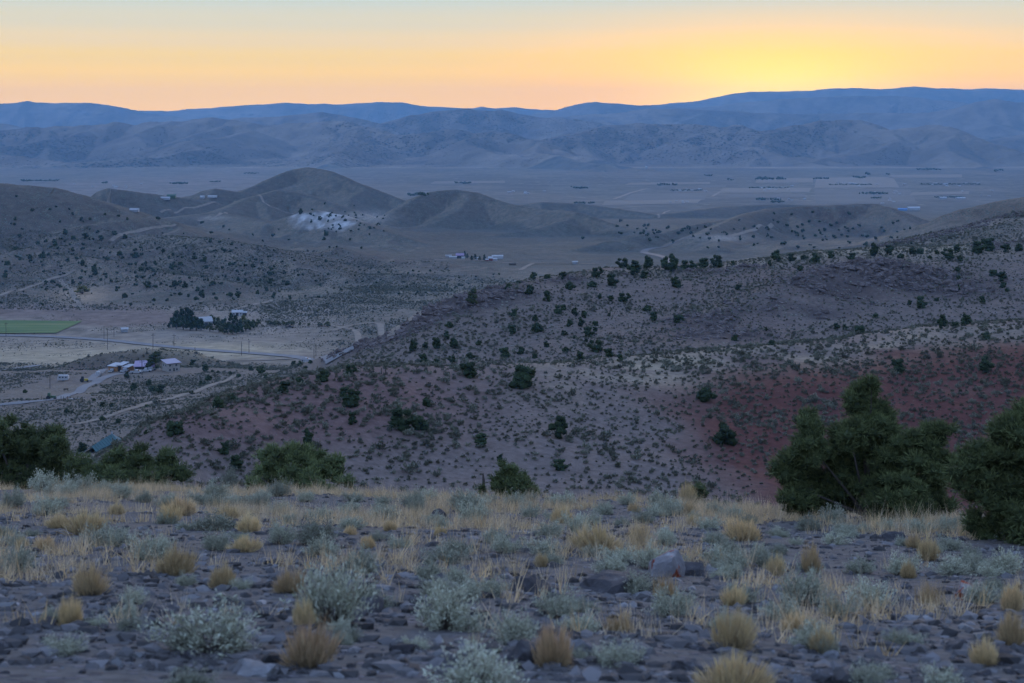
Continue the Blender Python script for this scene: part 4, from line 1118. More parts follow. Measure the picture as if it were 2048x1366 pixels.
for px, py, w, h, k, m, lab in [(1328, 1154, 90, 58, 1, M_ROCKL, 'pale rock splashed with red orange lichen'), (1062, 1186, 105, 46, 2, M_ROCKD, 'dark cracked boulder beside the red spotted rock'),
    (1240, 1184, 170, 50, 5, M_ROCKD, 'wide dark rounded boulder sunk in the slope'), (1290, 1195, 58, 20, 4, M_ROCKP, 'thin flat pale slab leaning on the wide dark boulder'),
    (1385, 1152, 72, 28, 1, M_ROCKD, 'black low rock right of the wide dark boulder'), (880, 1042, 46, 26, 3, M_ROCKD, 'small dark rock below the round rim sagebrush'),
    (505, 1352, 135, 50, 7, M_ROCKP, 'big flat pale rock between sagebrush and tan rabbitbrush'), (1158, 1315, 56, 40, 3, M_ROCKP, 'pale block on gravel right of the orange tan rabbitbrush'),
    (1050, 1328, 130, 66, 0, M_ROCKD, 'dark boulder half hidden behind pale sagebrush'), (748, 1225, 64, 44, 6, M_ROCK, 'grey rounded rock between two large sagebrush'),
    (1955, 1200, 86, 40, 1, M_ROCKL, 'grey rock with a red lichen edge beside tall straw'), (1380, 1340, 60, 26, 5, M_ROCK, 'grey rock near the tall olive rabbitbrush'),
    (900, 1345, 90, 46, 2, M_ROCK, 'blue grey rock behind pale sagebrush'), (1200, 1225, 80, 18, 4, M_ROCK, 'long flat grey slab on gravel below the wide dark boulder')]:
    rock(px, py, w, h, k, m, lab, G_R)
for i in range(190):
    px, py = rng.uniform(-20, 2068), 1030 + (1366 - 1030) * rng.uniform(0, 1) ** .8
    w = 8 + 55 * rng.uniform(0, 1) ** 3.5 + (py - 1030) / 22
    mm, lk = ((M_ROCK, 'grey'), (M_ROCKD, 'dark'), (M_ROCKD, 'dark'), (M_ROCKD, 'dark'), (M_ROCK, 'grey'), (M_ROCKD, 'dark'), (M_ROCKP, 'pale'), (M_ROCK, 'grey'))[int(rng.integers(8))]
    rock(px, py, w, w * rng.uniform(.25, .5), int(rng.integers(8)), mm, ('small ' if w < 22 else 'larger ') + lk + ' loose stone ' + ('in the straw towards the knoll rim' if py < 1120 else 'on the open gravel'), 'loose stones on the gravel')

# gravel, grass: nobody could count it
def gravel():
    s = Soup(); IV, IF = ICO0
    n = 16000
    D = 8 + 30 * rng.uniform(0, 1, n) ** 1.3; px = rng.uniform(-60, 2110, n)
    x = (px - CX) / F * D; dens = fbm(x, D, 1.9, 3, 61)
    ok = dens > -.18 - .2 * (rng.uniform(0, 1, n))
    x, D = x[ok], D[ok]; z = ground(x, D); n = len(x)
    r = .010 + .06 * rng.uniform(0, 1, n) ** 3.2
    V = IV[None] * (r[:, None, None] * rng.uniform(.45, 1.35, (n, 12, 1))) * np.stack([rng.uniform(.8, 1.5, n), rng.uniform(.8, 1.3, n), rng.uniform(.35, .7, n)], 1)[:, None]
    V = V + np.stack([x, D, z + r * .15], 1)[:, None]
    f = (IF[None] + (np.arange(n) * 12)[:, None, None]).reshape(-1, 3)
    g = rng.uniform(.5, 1.0, (n, 1)) ** 1.0 * np.array([.165, .155, .155]) * rng.choice([.45, .8, 1.1], (n, 1)) + (rng.uniform(0, 1, (n, 1)) > .95) * .09
    s.tris(V.reshape(-1, 3), f, np.repeat(g, 12, 0))
    add('gravel', s.mesh('gravel', M_GRASS), kind='stuff', label='grey gravel and chips strewn over the slope')
gravel()

def grass():
    s = Soup()
    n = 34000
    D = 9 + 42 * rng.uniform(0, 1, n) ** .62; px = rng.uniform(-80, 2130, n)
    x = (px - CX) / F * D
    rim = np.interp(px, KPX, KD[:, 0])
    dens = 1.7 * fbm(x, D, 1.5, 3, 62) + .55 * np.clip(D / rim, 0, 1.1) ** 1.5 - .34
    ok = (dens > rng.uniform(0, .55, n)) & (D < rim * 1.12)
    for cx_, cy_, cr in CLEAR:
        ok &= (x - cx_) ** 2 + (D - cy_) ** 2 > (cr * .85) ** 2
    x, D, rim = x[ok], D[ok], rim[ok]; z = ground(x, D); n = len(x)
    nb = 11
    hgt = rng.uniform(.10, .26, n) * (1 + .35 * np.clip(D / rim, 0, 1))
    tall = rng.uniform(0, 1, n) > .9
    hgt = np.where(tall, hgt * 1.7, hgt)
    base = np.repeat(np.stack([x, D, z - .01], 1), nb, 0) + rng.normal(scale=.035, size=(n * nb, 3)) * np.array([1, 1, 0])
    d = unit(rng.normal(scale=.33, size=(n * nb, 3)) + np.array([.06, 0, 1.0]))
    v, f = blades(base, d, np.repeat(hgt, nb) * rng.uniform(.45, 1.15, n * nb), np.full(n * nb, .0075))
    g = np.repeat(rng.uniform(.7, 1.2, (n, 1)), nb, 0) * rng.uniform(.75, 1.2, (n * nb, 1))
    hue = np.repeat(rng.uniform(0, 1, (n, 1)), nb, 0)
    c = (np.array([.72, .50, .25]) * hue + np.array([.58, .46, .32]) * (1 - hue)) * g
    s.tris(v, f, np.repeat(c, 3, 0))
    add('dry_grass', s.mesh('dry_grass', M_GRASS), kind='stuff', label='dry straw coloured grass over the slope and its rim')
grass()

def straw_tuft(px, py, w, h, label):
    loc, mpp = at_ground(px, py)
    s = Soup(); n = 260
    base = rng.normal(scale=.3, size=(n, 3)) * np.array([w * mpp, w * mpp * .6, 0]) * .8
    d = unit(rng.normal(scale=.14, size=(n, 3)) + np.array([0, 0, 1]))
    v, f = blades(base, d, h * mpp * rng.uniform(.35, 1.05, n), np.full(n, .006))
    s.tris(v, f, np.repeat(np.array([.47, .33, .17]) * rng.uniform(.7, 1.2, (n, 1)), 3, 0))
    add('straw_tuft', s.mesh('straw_tuft', M_GRASS), loc=(loc[0], loc[1], loc[2] - .01), label=label, category='grass tuft')
straw_tuft(1860, 1212, 56, 62, 'tall golden straw tuft beside the wide low sagebrush')
straw_tuft(1330, 1195, 40, 60, 'thin pale straw tuft by the wide dark boulder')
straw_tuft(1240, 1260, 66, 44, 'short pinkish straw tuft on open gravel')

# ------------------------------------------------------------------ sagebrush and boulders of the hillsides: scattered, joined as stuff
def scatter(name, label, pts, scl, objs, seed):
    me = bpy.data.meshes.new(name)
    me.from_pydata([tuple(p) for p in pts], [], [])
    a = me.attributes.new('size', 'FLOAT_VECTOR', 'POINT'); a.data.foreach_set('vector', np.asarray(scl, np.float32).ravel())
    a = me.attributes.new('turn', 'FLOAT', 'POINT'); a.data.foreach_set('value', np.random.default_rng(seed).uniform(0, 6.28, len(pts)).astype(np.float32))
    a = me.attributes.new('pick', 'INT', 'POINT'); a.data.foreach_set('value', np.random.default_rng(seed + 1).integers(0, len(objs), len(pts)).astype(np.int32))
    o = add(name, me, kind='stuff', label=label)
    ng = bpy.data.node_groups.new(name, 'GeometryNodeTree')
    ng.interface.new_socket('Geometry', in_out='INPUT', socket_type='NodeSocketGeometry')
    ng.interface.new_socket('Geometry', in_out='OUTPUT', socket_type='NodeSocketGeometry')
    n, l = ng.nodes, ng.links
    gi, go = n.new('NodeGroupInput'), n.new('NodeGroupOutput')
    ip = n.new('GeometryNodeInstanceOnPoints')
    gj = n.new('GeometryNodeJoinGeometry')
    for ob in reversed(objs):
        oi = n.new('GeometryNodeObjectInfo'); oi.inputs['Object'].default_value = ob; oi.inputs['As Instance'].default_value = True
        l.new(oi.outputs['Geometry'], gj.inputs[0])
    l.new(gj.outputs[0], ip.inputs['Instance']); ip.inputs['Pick Instance'].default_value = True
    def attr(nm, kind):
        x = n.new('GeometryNodeInputNamedAttribute'); x.data_type = kind; x.inputs[0].default_value = nm
        return [q for q in x.outputs if q.enabled and q.name == 'Attribute'][0]
    l.new(attr('pick', 'INT'), ip.inputs['Instance Index'])
    l.new(attr('size', 'FLOAT_VECTOR'), ip.inputs['Scale'])
    cx = n.new('ShaderNodeCombineXYZ'); l.new(attr('turn', 'FLOAT'), cx.inputs[2])
    l.new(cx.outputs[0], ip.inputs['Rotation'])
    l.new(gi.outputs[0], ip.inputs['Points']); l.new(ip.outputs[0], go.inputs[0])
    md = o.modifiers.new('scatter', 'NODES'); md.node_group = ng
    return o

TRACKS = [([(-20, 813), (40, 808), (90, 803), (130, 795), (165, 776), (200, 757), (232, 748), (262, 745)], 3.2), ([(180, 762), (200, 746), (215, 738)], 3),
          ([(150, 850), (240, 828), (330, 800), (420, 772), (470, 752)], 2.0), ([(664, 662), (700, 650), (760, 644), (832, 639)], 3), ([(664, 652), (714, 661), (790, 671)], 3),
          ([(-60, 671), (150, 676), (300, 690), (480, 705), (620, 716), (680, 714)], 9), ([(452, 722), (520, 721), (600, 716)], 5), ([(0, 592), (60, 573), (137, 545)], 3), ([(222, 482), (246, 467), (290, 458), (352, 449)], 3)]
def hillside_cover():
    # three plain bushes at the foot of the knoll give the scattered ones their shape
    src = []
    for k in range(3):
        x, y = -14 + 5 * k, 66.0 + 3 * k
        src.append(add('sagebrush', SGF[k], loc=(x, y, float(ground(x, y)) - .02), scale=.9, label='grey green sagebrush in the gully below the knoll rim', category='shrub', group='gully sagebrush'))
    R = np.random.default_rng(99)
    P, S = [], []
    def walk(pts):
        return [np.array(hit(*q)) for q in pts]
    bare = [(walk(p), w) for p, w in TRACKS]
    yard = [np.array(hit(*q)) for q in ((60, 790), (120, 775), (180, 755), (240, 748), (330, 745))]
    def fill(n, D0, D1, px0, px1, size, keep):
        D = np.sqrt(R.uniform(D0 ** 2, D1 ** 2, n)); px = R.uniform(px0, px1, n)
        x = (px - CX) / F * D
        lines = [np.interp(px, KPX, KD[:, k]) for k in range(KD.shape[1])]
        ok = keep(x, D, px, lines)
        x, D, px = x[ok], D[ok], px[ok]
        if D1 > 500:                                  # nothing grows on the tracks or in the yard
            ok = np.ones(len(x), bool)
            for p, w in bare:
                ok &= polyline_dist(x, D, p)[0] > w
            ok &= polyline_dist(x, D, yard)[0] > 17 + 14 * fbm(x, D, 15, 2, 76)
            x, D, px = x[ok], D[ok], px[ok]
        z = ground(x, D)
        s = size * np.exp(R.normal(scale=.34, size=len(x)) - .06) * (1 + .5 * fbm(x, D, 17, 2, 63))
        P.append(np.stack([x, D, z - .03], 1)); S.append(np.stack([s, s, s * R.uniform(.75, 1.15, len(x))], 1))
    def near(x, D, px, L):
        return (D > L[1] + 22) & (D < L[4] - 18) & (R.uniform(0, 1, len(x)) < .66 + .8 * fbm(x * 1.4, D * .8, 9, 3, 64) + .35 * fbm(x, D, 40, 2, 74))
    fill(48000, 130, 350, -60, 2110, .60, near)
    def ridge(x, D, px, L):
        return (D > L[4] - 18) & (D < L[7]) & (R.uniform(0, 1, len(x)) < .66 + .9 * fbm(x, D, 18, 3, 65) + .4 * fbm(x, D, 75, 2, 75) - .5 * ground(x, D, ROCK))
    fill(100000, 260, 700, -60, 2110, .66, ridge)
    def back(x, D, px, L):
        return (D > L[7]) & (D < 830) & ((px > 1500) | (px < 760)) & (R.uniform(0, 1, len(x)) < .65 + 1.1 * fbm(x, D, 30, 3, 66)) & ~((px < 260) & (px > -20) & (D > 640) & (D < 735) & (fbm(x, D, 20, 2, 68) < .25))
    fill(42000, 640, 830, -60, 2110, .9, back)
    def flats(x, D, px, L):
        return (px > 520) & (px < 1260) & (R.uniform(0, 1, len(x)) < .55 + 1.3 * fbm(x, D, 45, 3, 67)) & ~((px < 640) & (D < 1000))
    fill(48000, 830, 1350, 480, 1300, 1.0, flats)
    def lefthills(x, D, px, L):
        return R.uniform(0, 1, len(x)) < .5 + 1.3 * fbm(x, D, 60, 3, 69)
    def field_tussocks(x, D, px, L):
        return (px < 640) & (R.uniform(0, 1, len(x)) < .12 + .7 * fbm(x, D, 38, 3, 77))
    fill(24000, 860, 1085, -60, 660, .62, field_tussocks)
    fill(52000, 1085, 1500, -60, 900, 1.05, lefthills)
    scatter('hillside_sagebrush', 'low grey sagebrush dotted all over the hillsides and ridge', np.concatenate(P), np.concatenate(S), src, 5)
    # boulders of the rock bands
    srcr = []
    for k in range(3):
        x, y = 9 + 4 * k, 62.0 + 3 * k
        v, f = rock_mesh(300 + k, flat=.7, sub=1, rough=.4)
        srcr.append(add('boulder', finish_mesh('boulder', v, f, 3, M_ROCKB), loc=(x, y, float(ground(x, y)) - .1), scale=.9, label='dark brown boulder in the gully below the knoll rim', category='rock', group='gully boulders'))
    n = 95000
    D = np.sqrt(R.uniform(380 ** 2, 830 ** 2, n)); px = R.uniform(640, 2110, n)
    x = (px - CX) / F * D
    rk = ground(x, D, ROCK)
    ok = rk ** 1.2 > R.uniform(0.08, .8, n)
    x, D, rk = x[ok], D[ok], rk[ok]
    s = (.6 + 2.4 * R.uniform(0, 1, len(x)) ** 2.5) * (.6 + .7 * rk)
    scatter('ridge_boulders', 'dark broken boulders along the rocky ridge', np.stack([x, D, ground(x, D) - .2 * s], 1), np.stack([s, s, s * R.uniform(.6, 1.3, len(x))], 1), srcr, 15)
hillside_cover()

# ------------------------------------------------------------------ roads, tracks, fields
M_ROAD = plain('road_gravel', (.15, .15, .155), .9, .12, .15)
M_PAVED = plain('paved_road', (.085, .087, .093), .8, .08, .15)
M_TRACK = plain('dirt_track', (.185, .152, .12), 1, .2, .2)
M_CROP = plain('green_crop', (.085, .15, .052), .9, .35, .07)
def crop_mat():
    m, n, l, b = new_mat('green_crop')
    geo = N(n, 'ShaderNodeNewGeometry'); mp = N(n, 'ShaderNodeMapping'); mp.inputs['Rotation'].default_value = (0, 0, .25); mp.inputs['Scale'].default_value = (.02, .16, 1)
    l.new(geo.outputs['Position'], mp.inputs[0])
    no = N(n, 'ShaderNodeTexNoise'); no.inputs['Scale'].default_value = 1.0; no.inputs['Detail'].default_value = 5; l.new(mp.outputs[0], no.inputs['Vector'])
    r = ramp(n, [(.3, (.05, .095, .035, 1)), (.5, (.085, .14, .05, 1)), (.62, (.13, .165, .065, 1)), (.75, (.19, .18, .09, 1))]); l.new(no.outputs[0], r.inputs[0])
    l.new(r.outputs[0], b.inputs['Base Color']); b.inputs['Roughness'].default_value = 1
    return m
M_CROP = crop_mat()
M_TANFIELD = plain('stubble_field', (.14, .125, .102), 1, .12, .008)
M_DARKFIELD = plain('fallow_field', (.085, .087, .08), 1, .15, .008)

def ribbon(name, px_pts, width, mat, label, lift=.16, step=6.0):
    pts = [hit(*p)[:2] for p in px_pts]
    out = []
    for a, b in zip(pts[:-1], pts[1:]):
        n = max(2, int(math.hypot(b[0] - a[0], b[1] - a[1]) / step))
        for k in range(n):
            out.append((a[0] + (b[0] - a[0]) * k / n, a[1] + (b[1] - a[1]) * k / n))
    out.append(pts[-1])
    c = np.array(out)
    if len(c) > 8:                              # ease the corners
        for _ in range(6):
            c[1:-1] = c[1:-1] * .5 + (c[:-2] + c[2:]) * .25
    d = np.gradient(c, axis=0); d /= np.linalg.norm(d, axis=1)[:, None]
    nrm = np.stack([-d[:, 1], d[:, 0]], 1)
    V = []
    for k in (-.5, -.17, .17, .5):
        q = c + nrm * width * k
        V.append(np.stack([q[:, 0], q[:, 1], ground(q[:, 0], q[:, 1]) + lift], 1))
    V = np.stack(V, 1); n = len(c)
    f = [(i * 4 + j, i * 4 + j + 1, (i + 1) * 4 + j + 1, (i + 1) * 4 + j) for i in range(n - 1) for j in range(3)]
    return add(name, finish_mesh(name, V.reshape(-1, 3), np.array(f), 4, mat, smooth=True), kind='structure', label=label)

ribbon('valley_road', [(-60, 671), (60, 672), (150, 676), (220, 681), (300, 690), (400, 700), (480, 705), (560, 711), (620, 716), (680, 714)], 8, M_ROAD, 'grey gravel road across the valley floor', .35)
ribbon('side_road', [(-30, 744), (20, 738), (75, 731)], 6, M_ROAD, 'grey road end behind the low rocky knob', .3)
ribbon('junction_road', [(452, 722), (520, 721), (560, 719), (600, 716)], 4.5, M_TRACK, 'short dirt road joining the valley road', .3)
ribbon('driveway', [(-20, 813), (40, 808), (90, 803), (130, 795), (165, 776), (200, 757), (232, 748), (262, 745)], 4.2, M_ROAD, 'pale gravel driveway to the farmyard', .22)
ribbon('yard_track', [(180, 762), (200, 746), (215, 738)], 3.5, M_ROAD, 'gravel spur above the farmyard', .22)
ribbon('lower_track', [(150, 850), (240, 828), (330, 800), (420, 772), (470, 752)], 3.4, M_TRACK, 'faint dirt track across the sage slope', .2)
ribbon('valley_track', [(664, 662), (700, 650), (760, 644), (832, 639)], 4, M_TRACK, 'straight pale dirt track over the sage flat', .3)
ribbon('valley_track', [(664, 652), (714, 661), (790, 671)], 4, M_TRACK, 'second pale dirt track branching over the sage flat', .3)
ribbon('winding_road', [(1362, 534), (1345, 522), (1318, 512), (1284, 505), (1300, 497), (1350, 484), (1385, 472)], 9, M_PAVED, 'paved road bending round the foot of a hill', .5)
for pts, w in [([(0, 592), (60, 573), (137, 545), (150, 540)], 5), ([(222, 482), (246, 467), (290, 458), (352, 449)], 6), ([(120, 560), (140, 575), (150, 600), (168, 620)], 6),
               ([(461, 620), (505, 611), (547, 600)], 6), ([(321, 425), (400, 413), (472, 402)], 7), ([(472, 402), (540, 415), (590, 428)], 6), ([(395, 441), (425, 437), (440, 430), (452, 425)], 9),
               ([(560, 655), (640, 652), (690, 650)], 5), ([(1228, 398), (1260, 386), (1290, 378)], 16), ([(1424, 393), (1436, 386), (1448, 380)], 14), ([(1318, 436), (1316, 429), (1330, 424), (1340, 421)], 8),
               ([(1040, 540), (1055, 532), (1066, 527)], 7), ([(1460, 472), (1500, 462), (1545, 448)], 7), ([(870, 520), (940, 521), (1040, 526), (1190, 528)], 6)]:
    ribbon('dirt_track', pts, w * .65, M_TRACK, 'faint dirt track in the valley', .3)

def field(name, corners, mat, label, lift, n=24):
    c = [np.array(hit(*p)[:2]) for p in corners]
    u = np.linspace(0, 1, n)
    g = np.array([[(c[0] * (1 - a) + c[1] * a) * (1 - b) + (c[3] * (1 - a) + c[2] * a) * b for a in u] for b in u]).reshape(-1, 2)
    V = np.stack([g[:, 0], g[:, 1], ground(g[:, 0], g[:, 1]) + lift], 1)
    f = [(i * n + j, i * n + j + 1, (i + 1) * n + j + 1, (i + 1) * n + j) for i in range(n - 1) for j in range(n - 1)]
    add(name, finish_mesh(name, V, np.array(f), 4, mat, smooth=True), kind='structure', label=label)
field('crop_field', [(-60, 668), (112, 667), (165, 643), (-60, 640)], M_CROP, 'green irrigated field beside the valley road', .45)
for c in [[(1511, 366), (1626, 365), (1626, 357), (1515, 357)], [(1439, 386), (1618, 384), (1624, 376), (1445, 377)], [(1629, 376), (1799, 375), (1785, 354), (1633, 356)], [(1204, 411), (1394, 407), (1404, 399), (1210, 402)],
          [(1776, 356), (1924, 355), (1924, 349), (1780, 350)], [(1819, 391), (1937, 388), (1939, 383), (1825, 385)], [(1250, 370), (1420, 368), (1420, 364), (1260, 366)], [(100, 389), (330, 386), (320, 376), (110, 378)], [(860, 368), (1010, 366), (1010, 362), (870, 363)]]:
    field('stubble_field', c, M_TANFIELD, 'pale stubble field on the valley floor', .8, 12)
for c in [[(1245, 402), (1409, 400), (1414, 386), (1265, 388)], [(1632, 408), (1834, 408), (1820, 379), (1629, 380)], [(1450, 396), (1610, 395), (1610, 388), (1455, 389)], [(1395, 375), (1452, 374), (1452, 370), (1398, 371)]]:
    field('fallow_field', c, M_DARKFIELD, 'dark fallow field on the valley floor', .7, 12)

# ------------------------------------------------------------------ buildings
M_WALL = plain('stucco_wall', (.33, .30, .27), .9, .12, .8)
M_MAUVE = plain('mauve_metal_roof', (.27, .225, .275), .5, .06, .5, spec=.4)
M_PURPLE = plain('purple_metal_roof', (.24, .17, .27), .5, .06, .5, spec=.4)
M_WHITE = plain('white_paint', (.36, .36, .37), .6, .06, .7)
M_WOODO = plain('orange_boards', (.36, .19, .09), .85, .2, 1.2)
M_DARK = plain('dark_opening', (.03, .03, .035), .7, .1, 1)
M_GLASS = plain('window_glass', (.05, .06, .075), .15, .05, 1, spec=.6)
M_TEAL = plain('teal_metal_roof', (.045, .10, .11), .85, .08, .6, spec=.05)
M_TEALP = plain('pale_metal_roof', (.10, .155, .17), .85, .06, .6, spec=.05)
M_GREY = plain('grey_metal', (.30, .31, .33), .6, .08, .7)
M_TYRE = plain('tyre_rubber', (.025, .025, .027), .9, .1, 3)
M_YEL = plain('yellow_paint', (.45, .33, .05), .6, .1, 2)
M_GREEN = plain('green_paint', (.05, .10, .06), .6, .1, 2)
M_BLUE = plain('blue_paint', (.10, .22, .42), .6, .08, 1)
M_RED = plain('red_barn_paint', (.20, .05, .045), .8, .12, 1)
M_BLACK = plain('black_hide', (.02, .018, .018), .8, .1, 3)

def box(x0, x1, y0, y1, z0, z1):
    v = [(x, y, z) for z in (z0, z1) for y in (y0, y1) for x in (x0, x1)]
    return np.array(v, float), np.array([(0, 2, 3, 1), (4, 5, 7, 6), (0, 1, 5, 4), (2, 6, 7, 3), (0, 4, 6, 2), (1, 3, 7, 5)])
def part(name, parent, boxes, mat, label=None):
    V, Fs, n = [], [], 0
    for b in boxes:
        v, f = box(*b) if not isinstance(b, tuple) or len(b) == 6 else b
        V.append(v); Fs.append(f + n); n += len(v)
    o = add(name, finish_mesh(name, np.concatenate(V), np.concatenate(Fs), 4, mat), parent)
    if label:
        o['label'] = label
    return o
def slab(c, th=.18):
    """a sloping roof sheet from four corners"""
    c = np.array(c, float)
    v = np.concatenate([c - np.array([0, 0, th]), c])
    return v, np.array([(0, 3, 2, 1), (4, 5, 6, 7), (0, 1, 5, 4), (1, 2, 6, 5), (2, 3, 7, 6), (3, 0, 4, 7)])
def roofpart(name, parent, slabs, mat):
    V, Fs, n = [], [], 0
    for v, f in slabs:
        V.append(v); Fs.append(f + n); n += len(v)
    return add(name, finish_mesh(name, np.concatenate(V), np.concatenate(Fs), 4, mat), parent)
def prism_end(x, y0, y1, z0, zr):
    """gable wall triangle with thickness, in the plane x"""
    yr = (y0 + y1) / 2
    v = np.array([(x - .1, y0, z0), (x - .1, y1, z0), (x - .1, yr, zr), (x - .1, yr, zr - .01), (x + .1, y0, z0), (x + .1, y1, z0), (x + .1, yr, zr), (x + .1, yr, zr - .01)])
    return v, np.array([(0, 1, 2, 3), (4, 7, 6, 5), (0, 4, 5, 1), (1, 5, 6, 2), (2, 6, 7, 3), (0, 3, 7, 4)])

def spot(px, py, D=None, sink=0.0):
    if D is None:
        x, y, z = hit(px, py)
    else:
        x, y = (px - CX) / F * D, D; z = float(ground(x, y))
    return (x, y, z - sink)

# two-storey house with one sloping roof
h = empty('farm_house', spot(342, 741, None, .4), math.radians(38), .72, label='two-storey pale house with a sloping mauve roof in the farmyard', category='house')
part('wall', h, [(-4.2, 4.2, -3.6, 3.6, 0, 5.6)], M_WALL)
roofpart('roof', h, [slab([(-5, -4.6, 5.7), (5, -4.6, 5.7), (5, 4.6, 7.3), (-5, 4.6, 7.3)])], M_MAUVE)
add('wall_top', finish_mesh('wall_top', np.array([(-4.2, -3.6, 5.55), (4.2, -3.6, 5.55), (4.2, 3.6, 5.55), (-4.2, 3.6, 5.55), (-4.2, -3.6, 5.65), (4.2, -3.6, 5.65), (4.2, 3.6, 6.95), (-4.2, 3.6, 6.95)]),
    np.array([(0, 1, 5, 4), (1, 2, 6, 5), (2, 3, 7, 6), (3, 0, 4, 7)]), 4, M_WALL), h)
for i, (x, z) in enumerate([(-2.4, 3.7), (1.8, 3.7), (-2.4, 1.0), (2.2, 1.0)]):
    w = part('window', h, [(x - .55, x + .55, -3.66, -3.55, z, z + 1.1)], M_GLASS)
    part('frame', w, [(x - .65, x + .65, -3.68, -3.6, z - .1, z)], M_WHITE)
for y in (-1.5, 1.6):
    w = part('window', h, [(-4.26, -4.15, y - .5, y + .5, 3.7, 4.8)], M_GLASS)
part('door', h, [(-.2, .8, -3.66, -3.55, .4, 2.5)], M_DARK)
# garage
h = empty('garage', spot(290, 741, None, .3), math.radians(6), label='low garage with a purple metal roof and dark open bays', category='garage')
part('wall', h, [(-4.4, 4.4, -.2 + 3, 3.2, 0, 2.6), (-4.4, -4.1, -2.8, 2.8, 0, 2.6), (4.1, 4.4, -2.8, 2.8, 0, 2.6), (1.6, 1.9, -2.8, 2.8, 0, 2.6)], M_WALL)
part('bay', h, [(-4.1, 1.6, -2.2, 2.7, .02, 2.5)], M_DARK)
part('bay', h, [(1.9, 4.1, -2.2, 2.7, .02, 2.5)], M_DARK)
roofpart('roof', h, [slab([(-4.8, -3.3, 2.65), (4.8, -3.3, 2.65), (4.8, 3.6, 4.3), (-4.8, 3.6, 4.3)])], M_PURPLE)
# workshop of orange boards under white roofs
h = empty('workshop', spot(243, 742, None, .3), math.radians(-22), label='orange board workshop under white stepped roofs in the farmyard', category='shed')
part('wall', h, [(-5.2, -.4, -2.6, 2.4, 0, 2.7)], M_WOODO); part('wall', h, [(1.4, 5.0, -2.2, 2.4, 0, 2.5)], M_WOODO)
part('opening', h, [(-.4, 1.4, -2.0, 2.3, 0, 2.5)], M_DARK)
for x in np.arange(-5.0, -.5, .75):
    part('board', h, [(x, x + .62, -2.68, -2.61, .1, 2.6)], M_WOODO)
roofpart('roof', h, [slab([(-5.7, -3.2, 2.8), (-.2, -3.2, 2.8), (-.2, 3, 3.5), (-5.7, 3, 3.5)]), slab([(-1.2, -2.7, 3.35), (2.2, -2.7, 3.35), (2.2, 3, 4.2), (-1.2, 3, 4.2)]), slab([(1.8, -2.8, 2.7), (5.6, -2.8, 2.7), (5.6, 3, 3.3), (1.8, 3, 3.3)])], M_WHITE)
# green hip-roofed lodge below the knoll
def roof_poly(name, parent, pts, mat, th=.15):
    p = np.array(pts, float); n = len(p)
    v = np.concatenate([p, p - np.array([0, 0, th])])
    me = bpy.data.meshes.new(name)
    me.from_pydata([tuple(q) for q in v], [], [tuple(range(n)), tuple(range(2 * n - 1, n - 1, -1))] + [(i, i + n, (i + 1) % n + n, (i + 1) % n) for i in range(n)])
    me.materials.append(mat)
    return add(name, me, parent)
lx, ly, lz = P3(215, 884, 413)
h = empty('lodge', (lx, ly, lz - 3.2), label='lodge with a steep teal metal roof tucked below the dark juniper', category='house')
def LP(px, py, D):
    return P3(px, py, D) - np.array([lx, ly, lz - 3.2])
R1, R2, E1, E2, H1 = LP(224, 867, 420), LP(183, 893, 405), LP(237, 881.5, 416), LP(192, 903, 402), LP(253, 883, 423)
roof_poly('roof', h, [R1, R2, E2, E1], M_TEAL); roof_poly('roof', h, [R1, E1, H1], M_TEALP)
back = R1 + np.array([-3.2, 1.5, -2.0]); back2 = R2 + np.array([-3.2, 0, -2.0])
roof_poly('roof', h, [R2, R1, back, back2], M_TEAL); roof_poly('roof', h, [R1, H1, H1 + np.array([-3.5, 3.0, 0]), back], M_TEAL)
roof_poly('wall', h, [E1 * .96 + np.array([0, .4, -.2]), E2 * .96 + np.array([0, .4, -.2]), back2 + np.array([.5, 0, -.2]), back + np.array([.5, -.4, -.2]), H1 * .94 + np.array([-.6, 0, -.3])], M_DARK, 4.5)
for k in range(1, 9):                               # standing seams
    a = R1 + (R2 - R1) * k / 9; b = E1 + (E2 - E1) * k / 9
    V, Fq = tube([a + np.array([0, 0, .06]), b + np.array([0, 0, .06])], [.05, .05], 4)
    add('seam', finish_mesh('seam', V, Fq, 4, M_TEAL), h)
V, Fq = tube([R1 + np.array([0, 0, -.3]), R1 + np.array([0, 0, .55])], [.22, .2], 6)
add('vent_pipe', finish_mesh('vent_pipe', V, Fq, 4, M_WHITE), h)

def gable(name, label, loc, rz, L, W, H, R, wall, roof, cat='building', group=None, opening=True):
    kw = dict(label=label, category=cat)
    if group: kw['group'] = group
    h = empty(name, loc, rz, **kw)
    part('wall', h, [(-L / 2, L / 2, -W / 2, W / 2, 0, H)], wall)
    for x in (-L / 2 + .1, L / 2 - .1):
        v, f = prism_end(x, -W / 2, W / 2, H, H + R)
        add('gable', finish_mesh('gable', v, f, 4, wall), h)
    o = .35
    roofpart('roof', h, [slab([(-L / 2 - o, -W / 2 - o, H - .1), (L / 2 + o, -W / 2 - o, H - .1), (L / 2 + o, 0, H + R + .1), (-L / 2 - o, 0, H + R + .1)]),
                         slab([(L / 2 + o, W / 2 + o, H - .1), (-L / 2 - o, W / 2 + o, H - .1), (-L / 2 - o, 0, H + R + .102), (L / 2 + o, 0, H + R + .102)])], roof)
    if opening:
        part('door', h, [(-L * .12, L * .12, -W / 2 - .06, -W / 2 + .05, 0.02, H * .8)], M_DARK)
        for x in (-L * .33, L * .33):
            part('window', h, [(x - .45, x + .45, -W / 2 - .06, -W / 2 + .05, H * .4, H * .75)], M_GLASS)
    return h
gable('barn', 'white-roofed barn among the dark homestead trees', spot(410, 654), .5, 8, 6, 4.0, 2.6, M_GREY, M_WHITE, 'barn')
